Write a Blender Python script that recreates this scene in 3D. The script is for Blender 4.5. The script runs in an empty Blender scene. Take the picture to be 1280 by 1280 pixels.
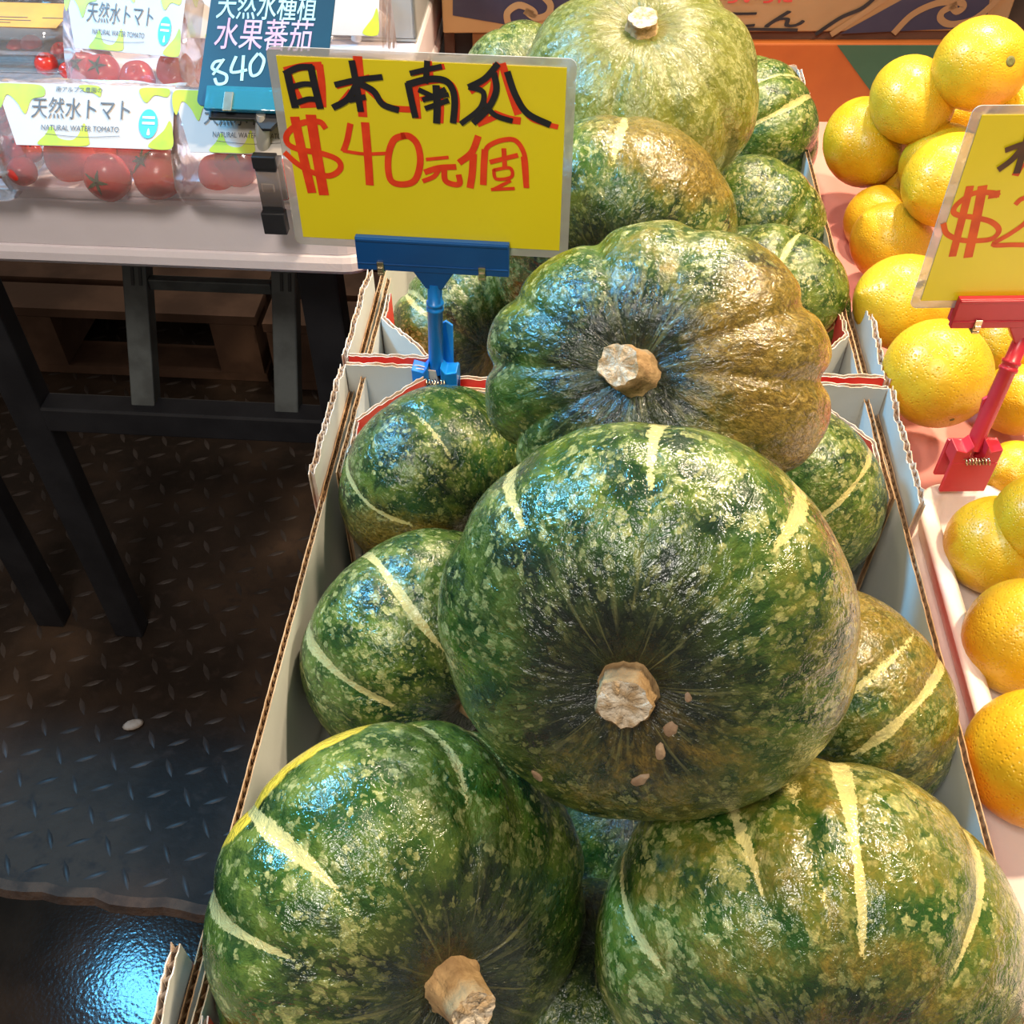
import bpy, math, random
import numpy as np
from mathutils import Vector, Matrix

# ------------------------------------------------------------------ camera, world, lights, exposure
scene = bpy.context.scene
COL = scene.collection
PITCH = math.radians(47.0)
CAM = Vector((0, 0, 1.38))
FW = Vector((0, math.cos(PITCH), -math.sin(PITCH)))
UP = Vector((0, math.sin(PITCH), math.cos(PITCH)))
RT = Vector((1, 0, 0))
cd = bpy.data.cameras.new('camera')
cd.sensor_width = 36; cd.lens = 36; cd.clip_start = 0.01
cam = bpy.data.objects.new('camera', cd)
cam.location = CAM
cam.rotation_euler = (math.pi / 2 - PITCH, 0, 0)
COL.objects.link(cam)
scene.camera = cam

world = bpy.data.worlds.new('market_hall')
world.use_nodes = True
scene.world = world
bg = world.node_tree.nodes['Background']
bg.inputs[0].default_value = (1.0, 0.86, 0.70, 1)
bg.inputs[1].default_value = 0.235


def light(name, kind, loc, target, power, col, size=0.1, size_y=None, cone=None, blend=0.5):
    l = bpy.data.lights.new(name, kind)
    l.energy = power
    l.color = col
    if kind == 'AREA':
        l.size = size
        if size_y:
            l.shape = 'RECTANGLE'; l.size_y = size_y
    elif kind == 'SPOT':
        l.shadow_soft_size = size
        l.spot_size = cone or 1.6
        l.spot_blend = blend
    else:
        l.shadow_soft_size = size
    o = bpy.data.objects.new(name, l)
    o.location = loc
    o.rotation_euler = (Vector(target) - Vector(loc)).to_track_quat('-Z', 'Y').to_euler()
    COL.objects.link(o)
    return o


WARM = (1.0, 0.80, 0.55)
light('warm_lamp', 'SPOT', (0.80, 0.62, 2.20), (0.10, 0.42, 0.85), 92, WARM, 0.05, cone=1.5, blend=0.7)
light('warm_lamp_middle', 'SPOT', (0.45, 1.35, 2.15), (0.10, 0.5, 0.9), 100, WARM, 0.05, cone=1.5, blend=0.7)
light('warm_lamp_fruit', 'SPOT', (1.25, 1.00, 2.1), (0.42, 0.7, 0.85), 16, WARM, 0.04, cone=1.2, blend=0.8)
light('warm_lamp_back', 'SPOT', (0.05, 1.85, 2.3), (0.12, 0.9, 0.9), 40, (1.0, 0.85, 0.65), 0.05, cone=1.5, blend=0.8)
light('blue_lamp', 'AREA', (-1.15, 1.08, 2.05), (-0.1, 0.45, 0.8), 38, (0.13, 0.56, 1.0), 0.14, 0.32)
light('tomato_lamp', 'SPOT', (-0.8, 1.5, 2.2), (-0.4, 1.0, 0.87), 14, (1.0, 0.86, 0.72), 0.06, cone=1.2, blend=0.8)
light('front_fill', 'AREA', (-0.45, -0.45, 2.5), (0.0, 0.6, 0.85), 19, (1.0, 0.93, 0.84), 0.5, 0.5)  # added soft fill from behind the viewer, unseen, lifts card and table fronts

scene.view_settings.view_transform = 'Standard'
scene.view_settings.look = 'None'
scene.view_settings.gamma = 1.0
scene.view_settings.use_curve_mapping = False
scene.view_settings.exposure = 0.25
scene.cycles.max_bounces = 6
scene.cycles.use_adaptive_sampling = True
scene.cycles.adaptive_threshold = 0.02
scene.cycles.diffuse_bounces = 3
scene.cycles.glossy_bounces = 3
scene.cycles.transparent_max_bounces = 16

YAW = math.radians(-3.9)            # the stall stands a little turned from the camera
CY, SY = math.cos(-YAW), math.sin(-YAW)


def at(px, py, depth):
    """point seen at a pixel of the 1280 frame, at this distance along the view axis"""
    return CAM + depth * (FW + (px - 640) / 1280 * RT + (640 - py) / 1280 * UP)


def stall(b, a, z=0.0):
    """b to the right, a away from the viewer, along the stall's own axes"""
    return Vector((b * CY + a * SY, -b * SY + a * CY, z))


# ------------------------------------------------------------------ node helpers
def nd(nt, typ, ins=None, **props):
    n = nt.nodes.new(typ)
    for k, v in props.items():
        setattr(n, k, v)
    for k, v in (ins or {}).items():
        s = n.inputs[k]
        if isinstance(v, bpy.types.NodeSocket):
            nt.links.new(v, s)
        else:
            if isinstance(v, (tuple, list)) and len(v) == 3 and s.type == 'RGBA':
                v = (*v, 1)
            s.default_value = v
    return n


def newmat(name):
    m = bpy.data.materials.new(name)
    m.use_nodes = True
    nt = m.node_tree
    nt.nodes.clear()
    out = nt.nodes.new('ShaderNodeOutputMaterial')
    return m, nt, out


def math_n(nt, op, a, b=0.0, c=0.0, clamp=False):
    n = nd(nt, 'ShaderNodeMath', {0: a, 1: b, 2: c}, operation=op, use_clamp=clamp)
    return n.outputs[0]


def mixc(nt, f, a, b, blend='MIX'):
    n = nt.nodes.new('ShaderNodeMix')
    n.data_type = 'RGBA'; n.blend_type = blend; n.clamp_factor = True
    for s, v in ((n.inputs[0], f), (n.inputs[6], a), (n.inputs[7], b)):
        if isinstance(v, bpy.types.NodeSocket):
            nt.links.new(v, s)
        elif isinstance(v, (tuple, list)):
            s.default_value = (*v[:3], 1)
        else:
            s.default_value = v
    return n.outputs[2]


def ramp(nt, v, lo, hi):
    n = nd(nt, 'ShaderNodeMapRange', {0: v, 1: lo, 2: hi, 3: 0.0, 4: 1.0}, interpolation_type='SMOOTHSTEP')
    return n.outputs[0]


def noise(nt, vec, scale, detail=3.0, rough=0.55, dist=0.0):
    return nd(nt, 'ShaderNodeTexNoise', {'Vector': vec, 'Scale': scale, 'Detail': detail, 'Roughness': rough, 'Distortion': dist}).outputs[0]


MATS = {}


def mat(name, c1, c2=None, rough=0.5, scale=20.0, bump=0.0, bscale=60.0, metal=0.0, spec=0.5, coat=0.0, sss=0.0, lo=0.35, hi=0.65, rvar=0.0):
    """procedural surface: two colours mixed by noise, optional relief"""
    if name in MATS:
        return MATS[name]
    m, nt, out = newmat(name)
    tc = nt.nodes.new('ShaderNodeTexCoord').outputs['Object']
    n = noise(nt, tc, scale, 4)
    c2 = c2 or tuple(x * 0.88 for x in c1)
    col = mixc(nt, ramp(nt, n, lo, hi), c1, c2)
    b = nd(nt, 'ShaderNodeBsdfPrincipled', {'Base Color': col, 'Roughness': rough, 'Metallic': metal, 'Specular IOR Level': spec, 'Coat Weight': coat})
    if sss:
        b.inputs['Subsurface Weight'].default_value = sss
        b.inputs['Subsurface Radius'].default_value = (0.01, 0.006, 0.002)
        b.inputs['Subsurface Scale'].default_value = 1.0
    if rvar:
        r = nd(nt, 'ShaderNodeMapRange', {0: noise(nt, tc, scale * 2.3, 3), 1: 0.3, 2: 0.7, 3: max(0.03, rough - rvar), 4: rough + rvar})
        nt.links.new(r.outputs[0], b.inputs['Roughness'])
    if bump:
        bn = noise(nt, tc, bscale, 4)
        bp = nd(nt, 'ShaderNodeBump', {'Height': bn, 'Strength': 1.0, 'Distance': bump})
        nt.links.new(bp.outputs[0], b.inputs['Normal'])
    nt.links.new(b.outputs[0], out.inputs[0])
    MATS[name] = m
    return m


def film(name, tint, gloss=0.25, rough=0.08, haze=0.0, white=(0.9, 0.85, 0.85)):
    """thin clear plastic: mostly transparent, glossy at glancing angles, with crinkles"""
    if name in MATS:
        return MATS[name]
    m, nt, out = newmat(name)
    tc = nt.nodes.new('ShaderNodeTexCoord').outputs['Object']
    bp = nd(nt, 'ShaderNodeBump', {'Height': noise(nt, tc, 26, 2, 0.4, 0.6), 'Strength': 1.0, 'Distance': 0.004})
    t = nd(nt, 'ShaderNodeBsdfTransparent', {0: tint})
    g = nd(nt, 'ShaderNodeBsdfGlossy', {'Color': (1, 1, 1), 'Roughness': rough, 'Normal': bp.outputs[0]})
    lw = nd(nt, 'ShaderNodeFresnel', {'IOR': 1.45, 'Normal': bp.outputs[0]}).outputs[0]
    f = math_n(nt, 'MULTIPLY_ADD', lw, 0.9, gloss * 0.15, True)
    mx = nd(nt, 'ShaderNodeMixShader', {0: f, 1: t.outputs[0], 2: g.outputs[0]})
    last = mx
    if haze:
        d = nd(nt, 'ShaderNodeBsdfDiffuse', {0: white})
        last = nd(nt, 'ShaderNodeMixShader', {0: haze, 1: mx.outputs[0], 2: d.outputs[0]})
    nt.links.new(last.outputs[0], out.inputs[0])
    MATS[name] = m
    return m


# ------------------------------------------------------------------ mesh helpers
def link(o, parent=None):
    COL.objects.link(o)
    if parent:
        o.parent = parent
    return o


def tag(o, label=None, cat=None, group=None, kind=None):
    if label: o['label'] = label
    if cat: o['category'] = cat
    if group: o['group'] = group
    if kind: o['kind'] = kind
    return o


def empty(name, loc=(0, 0, 0), rz=0.0, label=None, cat=None, group=None, matrix=None):
    o = bpy.data.objects.new(name, None)
    o.empty_display_size = 0.02
    if matrix is not None:
        o.matrix_world = matrix
    else:
        o.location = loc
        o.rotation_euler = (0, 0, rz)
    link(o)
    return tag(o, label, cat, group)


class MB:
    """collects vertices and faces (with material slots) into one mesh"""
    def __init__(s):
        s.v = []; s.f = []; s.m = []; s.sm = []

    def add(s, vs, fs, mi=0, smooth=False):
        o = len(s.v)
        s.v += [tuple(v) for v in vs]
        for f in fs:
            s.f.append(tuple(i + o for i in f)); s.m.append(mi); s.sm.append(smooth)
        return s

    def box(s, x0, x1, y0, y1, z0, z1, mi=0, M=None):
        vs = [Vector(p) for p in ((x0, y0, z0), (x1, y0, z0), (x1, y1, z0), (x0, y1, z0), (x0, y0, z1), (x1, y0, z1), (x1, y1, z1), (x0, y1, z1))]
        if M: vs = [M @ v for v in vs]
        return s.add(vs, [(0, 3, 2, 1), (4, 5, 6, 7), (0, 1, 5, 4), (1, 2, 6, 5), (2, 3, 7, 6), (3, 0, 4, 7)], mi)

    def bar(s, p, q, w, h, mi=0, upv=(0, 0, 1)):
        """rectangular bar from p to q"""
        p = Vector(p); q = Vector(q); d = (q - p).normalized()
        x = d.cross(Vector(upv)).normalized(); y = x.cross(d)
        vs = [c + x * sx * w / 2 + y * sy * h / 2 for c in (p, q) for sx, sy in ((-1, -1), (1, -1), (1, 1), (-1, 1))]
        return s.add(vs, [(3, 2, 1, 0), (4, 5, 6, 7), (0, 1, 5, 4), (1, 2, 6, 5), (2, 3, 7, 6), (3, 0, 4, 7)], mi)

    def lathe(s, prof, n=24, mi=0, M=None, smooth=True, caps=True):
        """profile [(r,z)] turned round z"""
        vs = []
        for r, z in prof:
            for k in range(n):
                a = 2 * math.pi * k / n
                vs.append(Vector((r * math.cos(a), r * math.sin(a), z)))
        if M: vs = [M @ v for v in vs]
        fs = []
        for i in range(len(prof) - 1):
            for k in range(n):
                k2 = (k + 1) % n
                fs.append((i * n + k, i * n + k2, (i + 1) * n + k2, (i + 1) * n + k))
        s.add(vs, fs, mi, smooth)
        if caps:
            s.add(vs[:n], [tuple(range(n - 1, -1, -1))], mi)
            s.add(vs[-n:], [tuple(range(n))], mi)
        return s

    def tube(s, pts, r, n=8, mi=0, smooth=True):
        pts = [Vector(p) for p in pts]
        vs = []
        for i, p in enumerate(pts):
            d = (pts[min(i + 1, len(pts) - 1)] - pts[max(i - 1, 0)]).normalized()
            x = d.orthogonal().normalized() if abs(d.z) > 0.95 else d.cross(Vector((0, 0, 1))).normalized()
            y = x.cross(d)
            rr = r[i] if isinstance(r, (list, tuple)) else r
            vs += [p + rr * (math.cos(2 * math.pi * k / n) * x + math.sin(2 * math.pi * k / n) * y) for k in range(n)]
        fs = [(i * n + k, i * n + (k + 1) % n, (i + 1) * n + (k + 1) % n, (i + 1) * n + k) for i in range(len(pts) - 1) for k in range(n)]
        s.add(vs, fs, mi, smooth)
        s.add(vs[:n], [tuple(range(n))], mi); s.add(vs[-n:], [tuple(range(n - 1, -1, -1))], mi)
        return s

    def slab(s, x0, x1, y0, y1, z0, z1, r, mi=0, seg=6, M=None, bev=0.0):
        """slab with rounded vertical corners (and a small top and bottom chamfer)"""
        def ring(z, ins):
            pts = []
            for cx, cy, a0 in ((x1 - r, y0 + r, -90), (x1 - r, y1 - r, 0), (x0 + r, y1 - r, 90), (x0 + r, y0 + r, 180)):
                for k in range(seg + 1):
                    a = math.radians(a0 + 90 * k / seg)
                    pts.append(Vector((cx + (r - ins) * math.cos(a), cy + (r - ins) * math.sin(a), z)))
            return pts
        zs = [(z0, bev), (z0 + bev, 0), (z1 - bev, 0), (z1 - bev * 0.3, bev * 0.3), (z1, bev)] if bev else [(z0, 0), (z1, 0)]
        rings = [ring(z, i) for z, i in zs]
        n = len(rings[0])
        vs = [p for rg in rings for p in rg]
        if M: vs = [M @ v for v in vs]
        fs = [(i * n + k, i * n + (k + 1) % n, (i + 1) * n + (k + 1) % n, (i + 1) * n + k) for i in range(len(rings) - 1) for k in range(n)]
        fs.append(tuple(range(n - 1, -1, -1))); fs.append(tuple(range((len(rings) - 1) * n, len(rings) * n)))
        return s.add(vs, fs, mi)

    def build(s, name, mats, parent=None, bevel=0.0, sub=0):
        me = bpy.data.meshes.new(name)
        me.from_pydata([tuple(v) for v in s.v], [], s.f)
        for mm in (mats if isinstance(mats, (list, tuple)) else [mats]):
            me.materials.append(mm)
        me.polygons.foreach_set('material_index', s.m)
        me.polygons.foreach_set('use_smooth', s.sm)
        me.update()
        o = bpy.data.objects.new(name, me)
        link(o, parent)
        if bevel:
            b = o.modifiers.new('bevel', 'BEVEL'); b.width = bevel; b.segments = 2; b.limit_method = 'ANGLE'; b.harden_normals = False
        if sub:
            sm = o.modifiers.new('subsurf', 'SUBSURF'); sm.levels = sub; sm.render_levels = sub
        return o


# flat lettering -----------------------------------------------------
def ribbon(mb, pts, w, y, mi=0, taper=(1.0, 1.0)):
    """a marker stroke in the x-z plane at depth y, round ends, smoothed path"""
    p = [np.array(q, float) for q in pts]
    if len(p) > 2:                                   # Catmull-Rom smoothing
        q = [p[0]] + p + [p[-1]]
        o = []
        for i in range(1, len(q) - 2):
            for t in np.linspace(0, 1, 6, endpoint=False):
                o.append(0.5 * ((2 * q[i]) + (-q[i - 1] + q[i + 1]) * t + (2 * q[i - 1] - 5 * q[i] + 4 * q[i + 1] - q[i + 2]) * t * t + (-q[i - 1] + 3 * q[i] - 3 * q[i + 1] + q[i + 2]) * t ** 3))
        o.append(p[-1]); p = o
    n = len(p)
    L, R = [], []
    for i in range(n):
        d = p[min(i + 1, n - 1)] - p[max(i - 1, 0)]
        d = d / (np.linalg.norm(d) + 1e-12)
        k = w / 2 * (taper[0] + (taper[1] - taper[0]) * i / max(1, n - 1))
        nn = np.array([-d[1], d[0]]) * k
        if i == 0: p[i] = p[i] - d * k * 0.5
        if i == n - 1: p[i] = p[i] + d * k * 0.5
        L.append(p[i] + nn); R.append(p[i] - nn)
    vs = [(q[0], y, q[1]) for q in L] + [(q[0], y, q[1]) for q in R]
    mb.add(vs, [(i, i + 1, n + i + 1, n + i) for i in range(n - 1)], mi)


def blob(mb, cx, cz, pts, y, mi=0):
    """smooth closed outline in the x-z plane"""
    p = [np.array(q, float) for q in pts]
    n = len(p); o = []
    for i in range(n):
        a, b, c, d = p[i - 1], p[i], p[(i + 1) % n], p[(i + 2) % n]
        for t in np.linspace(0, 1, 5, endpoint=False):
            o.append(0.5 * (2 * b + (-a + c) * t + (2 * a - 5 * b + 4 * c - d) * t * t + (-a + 3 * b - 3 * c + d) * t ** 3))
    vs = [(cx + q[0], y, cz + q[1]) for q in o]
    mb.add(vs, [tuple(range(len(vs)))], mi)


_font_cache = {}


def glyphs(s):
    if s not in _font_cache:
        c = bpy.data.curves.new('t', 'FONT'); c.body = s; c.resolution_u = 3
        o = bpy.data.objects.new('t', c); COL.objects.link(o)
        dg = bpy.context.evaluated_depsgraph_get()
        me = bpy.data.meshes.new_from_object(o.evaluated_get(dg))
        v = np.array([x.co[:2] for x in me.vertices]); f = [tuple(p.vertices) for p in me.polygons]
        bpy.data.objects.remove(o); bpy.data.curves.remove(c); bpy.data.meshes.remove(me)
        v[:, 0] -= v[:, 0].min()
        _font_cache[s] = (v, f)
    return _font_cache[s]


def text(mb, s, x, z, w, h, y, mi=0, shear=0.0, rot=0.0, bold=0.0):
    """printed words fitted to width w and height h, lower left corner at x, z"""
    v, f = glyphs(s)
    lo, hi = v.min(0), v.max(0)
    u = (v - lo) / (hi - lo) * np.array([w, h])
    u[:, 0] += shear * u[:, 1]
    c, sn = math.cos(rot), math.sin(rot)
    offs = [(0, 0)] if not bold else [(0, 0), (bold, 0), (0, bold), (bold, bold)]
    for k, (ox, oz) in enumerate(offs):
        mb.add([(x + ox + a * c - b * sn, y - 0.00002 * k, z + oz + a * sn + b * c) for a, b in u], f, mi)


# ------------------------------------------------------------------ common materials
M_white_board = mat('box_white_liner', (0.60, 0.60, 0.56), (0.50, 0.50, 0.47), 0.75, 6, 0.0002, 90)
M_red_print = mat('box_red_print', (0.62, 0.05, 0.035), (0.70, 0.10, 0.07), 0.6, 30)
M_pink_board = mat('box_torn_paper', (0.72, 0.60, 0.50), (0.55, 0.38, 0.26), 0.9, 60, 0.0008, 220)
M_kraft = mat('corrugated_kraft', (0.46, 0.29, 0.16), (0.33, 0.19, 0.09), 0.9, 80, 0.0006, 300)
M_black_metal = mat('black_powder_coat', (0.018, 0.018, 0.022), (0.010, 0.010, 0.013), 0.5, 12, 0.0002, 200)
M_grey_metal = mat('worn_grey_metal', (0.085, 0.095, 0.095), (0.05, 0.055, 0.055), 0.45, 25, 0.0002, 150)
M_steel = mat('bright_spring_steel', (0.62, 0.55, 0.42), (0.45, 0.36, 0.24), 0.25, 40, metal=1.0)
M_red_ink = mat('red_marker_ink', (0.86, 0.06, 0.012), (0.76, 0.04, 0.008), 0.45, 90)
M_orange_ink = mat('orange_red_marker_ink', (0.80, 0.11, 0.008), (0.66, 0.07, 0.006), 0.45, 60)
M_black_ink = mat('black_marker_ink', (0.010, 0.010, 0.016), (0.016, 0.015, 0.022), 0.45, 60)
M_brown_ink = mat('brown_marker_ink', (0.10, 0.04, 0.012), (0.06, 0.025, 0.01), 0.45, 60)
# ------------------------------------------------------------------ floor
m, nt, out = newmat('dark_wet_concrete')
tc = nt.nodes.new('ShaderNodeTexCoord').outputs['Object']
c = mixc(nt, ramp(nt, noise(nt, tc, 5, 5), 0.35, 0.7), (0.010, 0.006, 0.004), (0.036, 0.020, 0.012))
b = nd(nt, 'ShaderNodeBsdfPrincipled', {'Base Color': c, 'Specular IOR Level': 0.09, 'Roughness': 0.10})
bp = nd(nt, 'ShaderNodeBump', {'Height': noise(nt, tc, 190, 1), 'Strength': 1.0, 'Distance': 0.00013})
nt.links.new(bp.outputs[0], b.inputs['Normal']); nt.links.new(b.outputs[0], out.inputs[0])
M_concrete = m
m, nt, out = newmat('worn_steel_plate')
tc = nt.nodes.new('ShaderNodeTexCoord').outputs['Object']
c = mixc(nt, ramp(nt, noise(nt, tc, 3.2, 5), 0.4, 0.68), (0.017, 0.011, 0.008), (0.062, 0.038, 0.025))
c = mixc(nt, ramp(nt, noise(nt, tc, 40, 3), 0.5, 0.75), c, (0.034, 0.022, 0.017))
b = nd(nt, 'ShaderNodeBsdfPrincipled', {'Base Color': c, 'Roughness': 0.62, 'Metallic': 0.0, 'Specular IOR Level': 0.15})
bp = nd(nt, 'ShaderNodeBump', {'Height': noise(nt, tc, 70, 4), 'Strength': 0.6, 'Distance': 0.002})
nt.links.new(bp.outputs[0], b.inputs['Normal']); nt.links.new(b.outputs[0], out.inputs[0])
M_plate = m
M_rust = mat('rusty_edge', (0.11, 0.055, 0.03), (0.05, 0.025, 0.014), 0.8, 30, 0.002, 80)

fl = MB(); fl.box(-4, 4, -2, 5, -0.06, -0.012)
tag(fl.build('floor', M_concrete), 'dark wet concrete floor at the front of the aisle', None, kind='structure')
PA = math.radians(-7.0)
pl = empty('floor_plate', (0, 0, 0), 0, 'dark steel tread plate covering the aisle floor')
tag(pl, kind='structure')
pl.rotation_euler = (0, 0, PA)
e0 = Matrix.Rotation(-PA, 3, 'Z') @ Vector((-0.56, 0.567, 0))
pb = MB(); pb.box(-3.2, 3.2, e0.y, 4.6, -0.012, 0.0)
pb.build('steel_sheet', M_plate, pl)
rb = MB()
rng = random.Random(4)
xs = np.linspace(-2.2, 1.2, 140)
vv = []
for x in xs:
    j = rng.uniform(-0.004, 0.004)
    vv += [(x, e0.y - 0.010 + j, -0.0118), (x, e0.y - 0.004 + j, 0.0015), (x, e0.y + 0.010 + j, 0.0012)]
rb.add(vv, [(3 * i + k, 3 * i + 3 + k, 3 * i + 4 + k, 3 * i + 1 + k) for i in range(len(xs) - 1) for k in (0, 1)])
rb.build('edge_strip', M_rust, pl)
lg = MB()
S = 0.043
for i in range(-50, 34):
    for j in range(0, 44):
        x = i * S; y = e0.y + 0.03 + j * S
        if x < -1.75 or x > 0.9:
            continue
        a = math.radians(28 if (i + j) % 2 else -58)
        L, W, H = 0.0180, 0.0040, 0.0024
        d = Vector((math.cos(a), math.sin(a), 0)); n = Vector((-d.y, d.x, 0)); c0 = Vector((x, y, 0))
        vs = [c0 - d * L, c0 + n * W - d * L * .3, c0 + n * W + d * L * .3, c0 + d * L, c0 - n * W + d * L * .3, c0 - n * W - d * L * .3,
              c0 - d * L * .6 + Vector((0, 0, H)), c0 + d * L * .6 + Vector((0, 0, H))]
        lg.add(vs, [(0, 6, 1), (1, 6, 7, 2), (2, 7, 3), (3, 7, 4), (4, 7, 6, 5), (5, 6, 0)], 0, True)
M_lug = mat('polished_tread', (0.055, 0.042, 0.038), (0.030, 0.022, 0.019), 0.5, 12, spec=0.3)
tag(lg.build('tread_lugs', M_lug, pl), kind='stuff')

# small pale scrap on the plate
sc = MB()
sc.lathe([(0.001, 0.0), (0.010, 0.001), (0.013, 0.004), (0.009, 0.008), (0.002, 0.009)], 12, M=Matrix.Diagonal((1.25, 0.75, 0.8, 1)))
o = sc.build('peel_scrap', mat('pale_scrap', (0.50, 0.42, 0.36), (0.36, 0.28, 0.22), 0.7, 60))
p = at(167, 907, 1.0) - CAM
o.location = CAM + p * (-(CAM.z - 0.0005) / p.z); o.rotation_euler.z = 0.3
tag(o, 'small pale scrap lying alone on the dark tread plate', 'litter')

# low wooden pallets under the far side of the left table
M_wood = mat('weathered_brown_wood', (0.17, 0.092, 0.058), (0.085, 0.043, 0.026), 0.8, 7, 0.001, 50)
def pallet(b0, b1, a0, label):
    r = empty('wooden_pallet', stall(0, a0), YAW, label, 'pallet', 'low pallets behind the tomato table')
    w = b1 - b0
    for k in range(5):
        y = k * 0.105
        MB().box(b0, b1, y, y + 0.085, 0.145, 0.165).build('plank', M_wood, r)
    for x in (b0 + 0.05, (b0 + b1) / 2, b1 - 0.05):
        MB().box(x - 0.045, x + 0.045, 0.0, 0.5, 0.022, 0.144).build('bearer', M_wood, r)
    for y in (0.0, 0.21, 0.42):
        MB().box(b0, b1, y, y + 0.085, 0.001, 0.0215).build('plank', M_wood, r)
pallet(-1.55, -0.62, 1.62, 'weathered brown wooden pallet on the floor behind the slanting table leg')
pallet(-0.60, -0.215, 1.60, 'weathered brown wooden pallet on the floor next to the pumpkin boxes')

# ------------------------------------------------------------------ counter that carries the boxes and the fruit
M_counter = mat('scuffed_white_laminate', (0.62, 0.55, 0.50), (0.5, 0.42, 0.38), 0.5, 8)
ct = empty('display_counter', stall(0.3, 1.0), YAW, 'pale laminate counter carrying the pumpkin boxes and the lemons', 'counter')
MB().slab(-0.49, 0.60, -0.96, 0.95, 0.655, 0.699, 0.02, bev=0.004).build('counter_top', M_counter, ct)
for sx in (-0.43, 0.54):
    for sy in (-0.90, 0.89):
        MB().box(sx - 0.025, sx + 0.025, sy - 0.025, sy + 0.025, 0.0, 0.655).build('leg', M_black_metal, ct)

# ------------------------------------------------------------------ cardboard boxes
def panel(parent, name, p0, p1, z0, z1, inward, th=0.0042, mats=None, rag=0.0, seed=0, ztop=None, flute=0.0068):
    """one sheet of corrugated board standing on the line p0-p1: two liners with a zigzag core between"""
    mats = mats or [M_white_board, M_red_print, M_kraft]
    p0 = Vector((*p0, 0)); p1 = Vector((*p1, 0)); d = p1 - p0; L = d.length; d.normalize()
    nv = Vector((*inward, 0)).normalized()
    n = max(4, int(L / (flute / 2)))
    rg = random.Random(seed)
    jit = [0.0] * (n + 1)
    if rag:
        w = 0
        for i in range(n + 1):
            w = 0.7 * w + rg.uniform(-rag, rag)
            jit[i] = w
    zt = [(z1 if ztop is None else ztop(i / n)) + jit[i] for i in range(n + 1)]
    lt = 0.0007
    mb = MB()
    for off0, off1, inner in ((0.0, lt, False), (th - lt, th, True)):
        vs = []
        for i in range(n + 1):
            c = p0 + d * (L * i / n)
            jj = rg.uniform(-rag, rag) * 0.6 if rag else 0
            for off in (off0, off1):
                vs += [c + nv * off + Vector((0, 0, z0)), c + nv * off + Vector((0, 0, zt[i] + jj))]
        A, B, T = [], [], []
        for i in range(n):
            a = 4 * i; e = a + 4
            A.append((a, a + 1, e + 1, e)); B.append((a + 2, e + 2, e + 3, a + 3)); T.append((a + 1, a + 3, e + 3, e + 1))
        T += [(0, 2, 3, 1), (4 * n, 4 * n + 1, 4 * n + 3, 4 * n + 2)]
        o = len(mb.v)
        mb.add(vs, A, 2 if inner else 1)
        o2 = MB(); mb.f += [tuple(i + o for i in f) for f in B + T]
        mb.m += [0 if inner else 2] * len(B) + [2] * len(T); mb.sm += [False] * (len(B) + len(T))
    vs = []
    for i in range(n + 1):
        c = p0 + d * (L * i / n) + nv * (lt if i % 2 else th - lt)
        vs += [c + Vector((0, 0, z0)), c + Vector((0, 0, zt[i] - 0.0006))]
    mb.add(vs, [(2 * i, 2 * i + 1, 2 * i + 3, 2 * i + 2) for i in range(n)], 2)
    return mb.build(name, mats, parent)


BX0, BX1 = -0.175, 0.248
def carton(a0, a1, label, seed):
    """open tray of corrugated board: low side rails, raised layered corners"""
    r = empty('cardboard_box', stall(0, 0, 0.70), YAW, label, 'box', 'corrugated pumpkin boxes')
    H, HC = 0.140, 0.165
    MB().box(BX0, BX1, a0, a1, 0.0, 0.004).build('base', M_white_board, r)
    cl = 0.125
    torn = [M_white_board, M_red_print, M_pink_board]
    k = seed
    for s, x in ((1, BX0), (-1, BX1)):
        panel(r, 'side_wall', (x, a0), (x, a1), 0.004, H, (s, 0), seed=k, rag=0.0004)
        for y0, y1, front in ((a0, a0 + cl, True), (a1 - cl, a1, False)):
            k += 1
            # outer raised ear, torn along its top
            ear = panel(r, 'corner_ear', (x - s * 0.0055, y0), (x - s * 0.0055, y1), 0.03, HC, (s, 0), 0.0048, [M_white_board, M_pink_board, M_pink_board], 0.0022, k)
            # inner doubled sheet
            panel(r, 'inner_ear', (x + s * 0.011, y0 + 0.012), (x + s * 0.011, y1 + (0.03 if not front else 0.0) - 0.0), 0.006, HC - 0.010, (s, 0), 0.0042, [M_white_board, M_white_board, M_kraft], 0.0007, k + 9)
            # slanting gusset with the red print inside
            ya, yb = (y0 + 0.008, y0 + 0.060) if front else (y1 - 0.008, y1 - 0.060)
            panel(r, 'gusset', (x + s * 0.062, ya), (x + s * 0.0165, yb), 0.02, HC - 0.004, (s, 1 if front else -1), 0.0036, [M_red_print, M_white_board, M_pink_board], 0.0012, k + 21)
            panel(r, 'gusset_flap', (x + s * 0.0165, yb), (x + s * 0.0165, yb + (0.035 if front else -0.035)), 0.02, HC - 0.005, (s, 0), 0.0036, [M_red_print, M_pink_board, M_pink_board], 0.0016, k + 33)
    for y, s in ((a0, 1), (a1, -1)):
        zt = lambda t: HC + 0.001 - 0.02 * (1 if 0.17 < t < 0.83 else 0)
        panel(r, 'end_wall', (BX0, y), (BX1, y), 0.004, HC, (0, s), seed=k + 50, rag=0.0008, ztop=zt, mats=[M_white_board, M_red_print, M_pink_board])
    return r


carton(0.052, 0.632, 'open white corrugated box nearest the viewer, holding the front pumpkins', 10)
carton(0.640, 1.205, 'open white corrugated box behind the yellow pumpkin sign, with red torn corners', 60)

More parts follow.
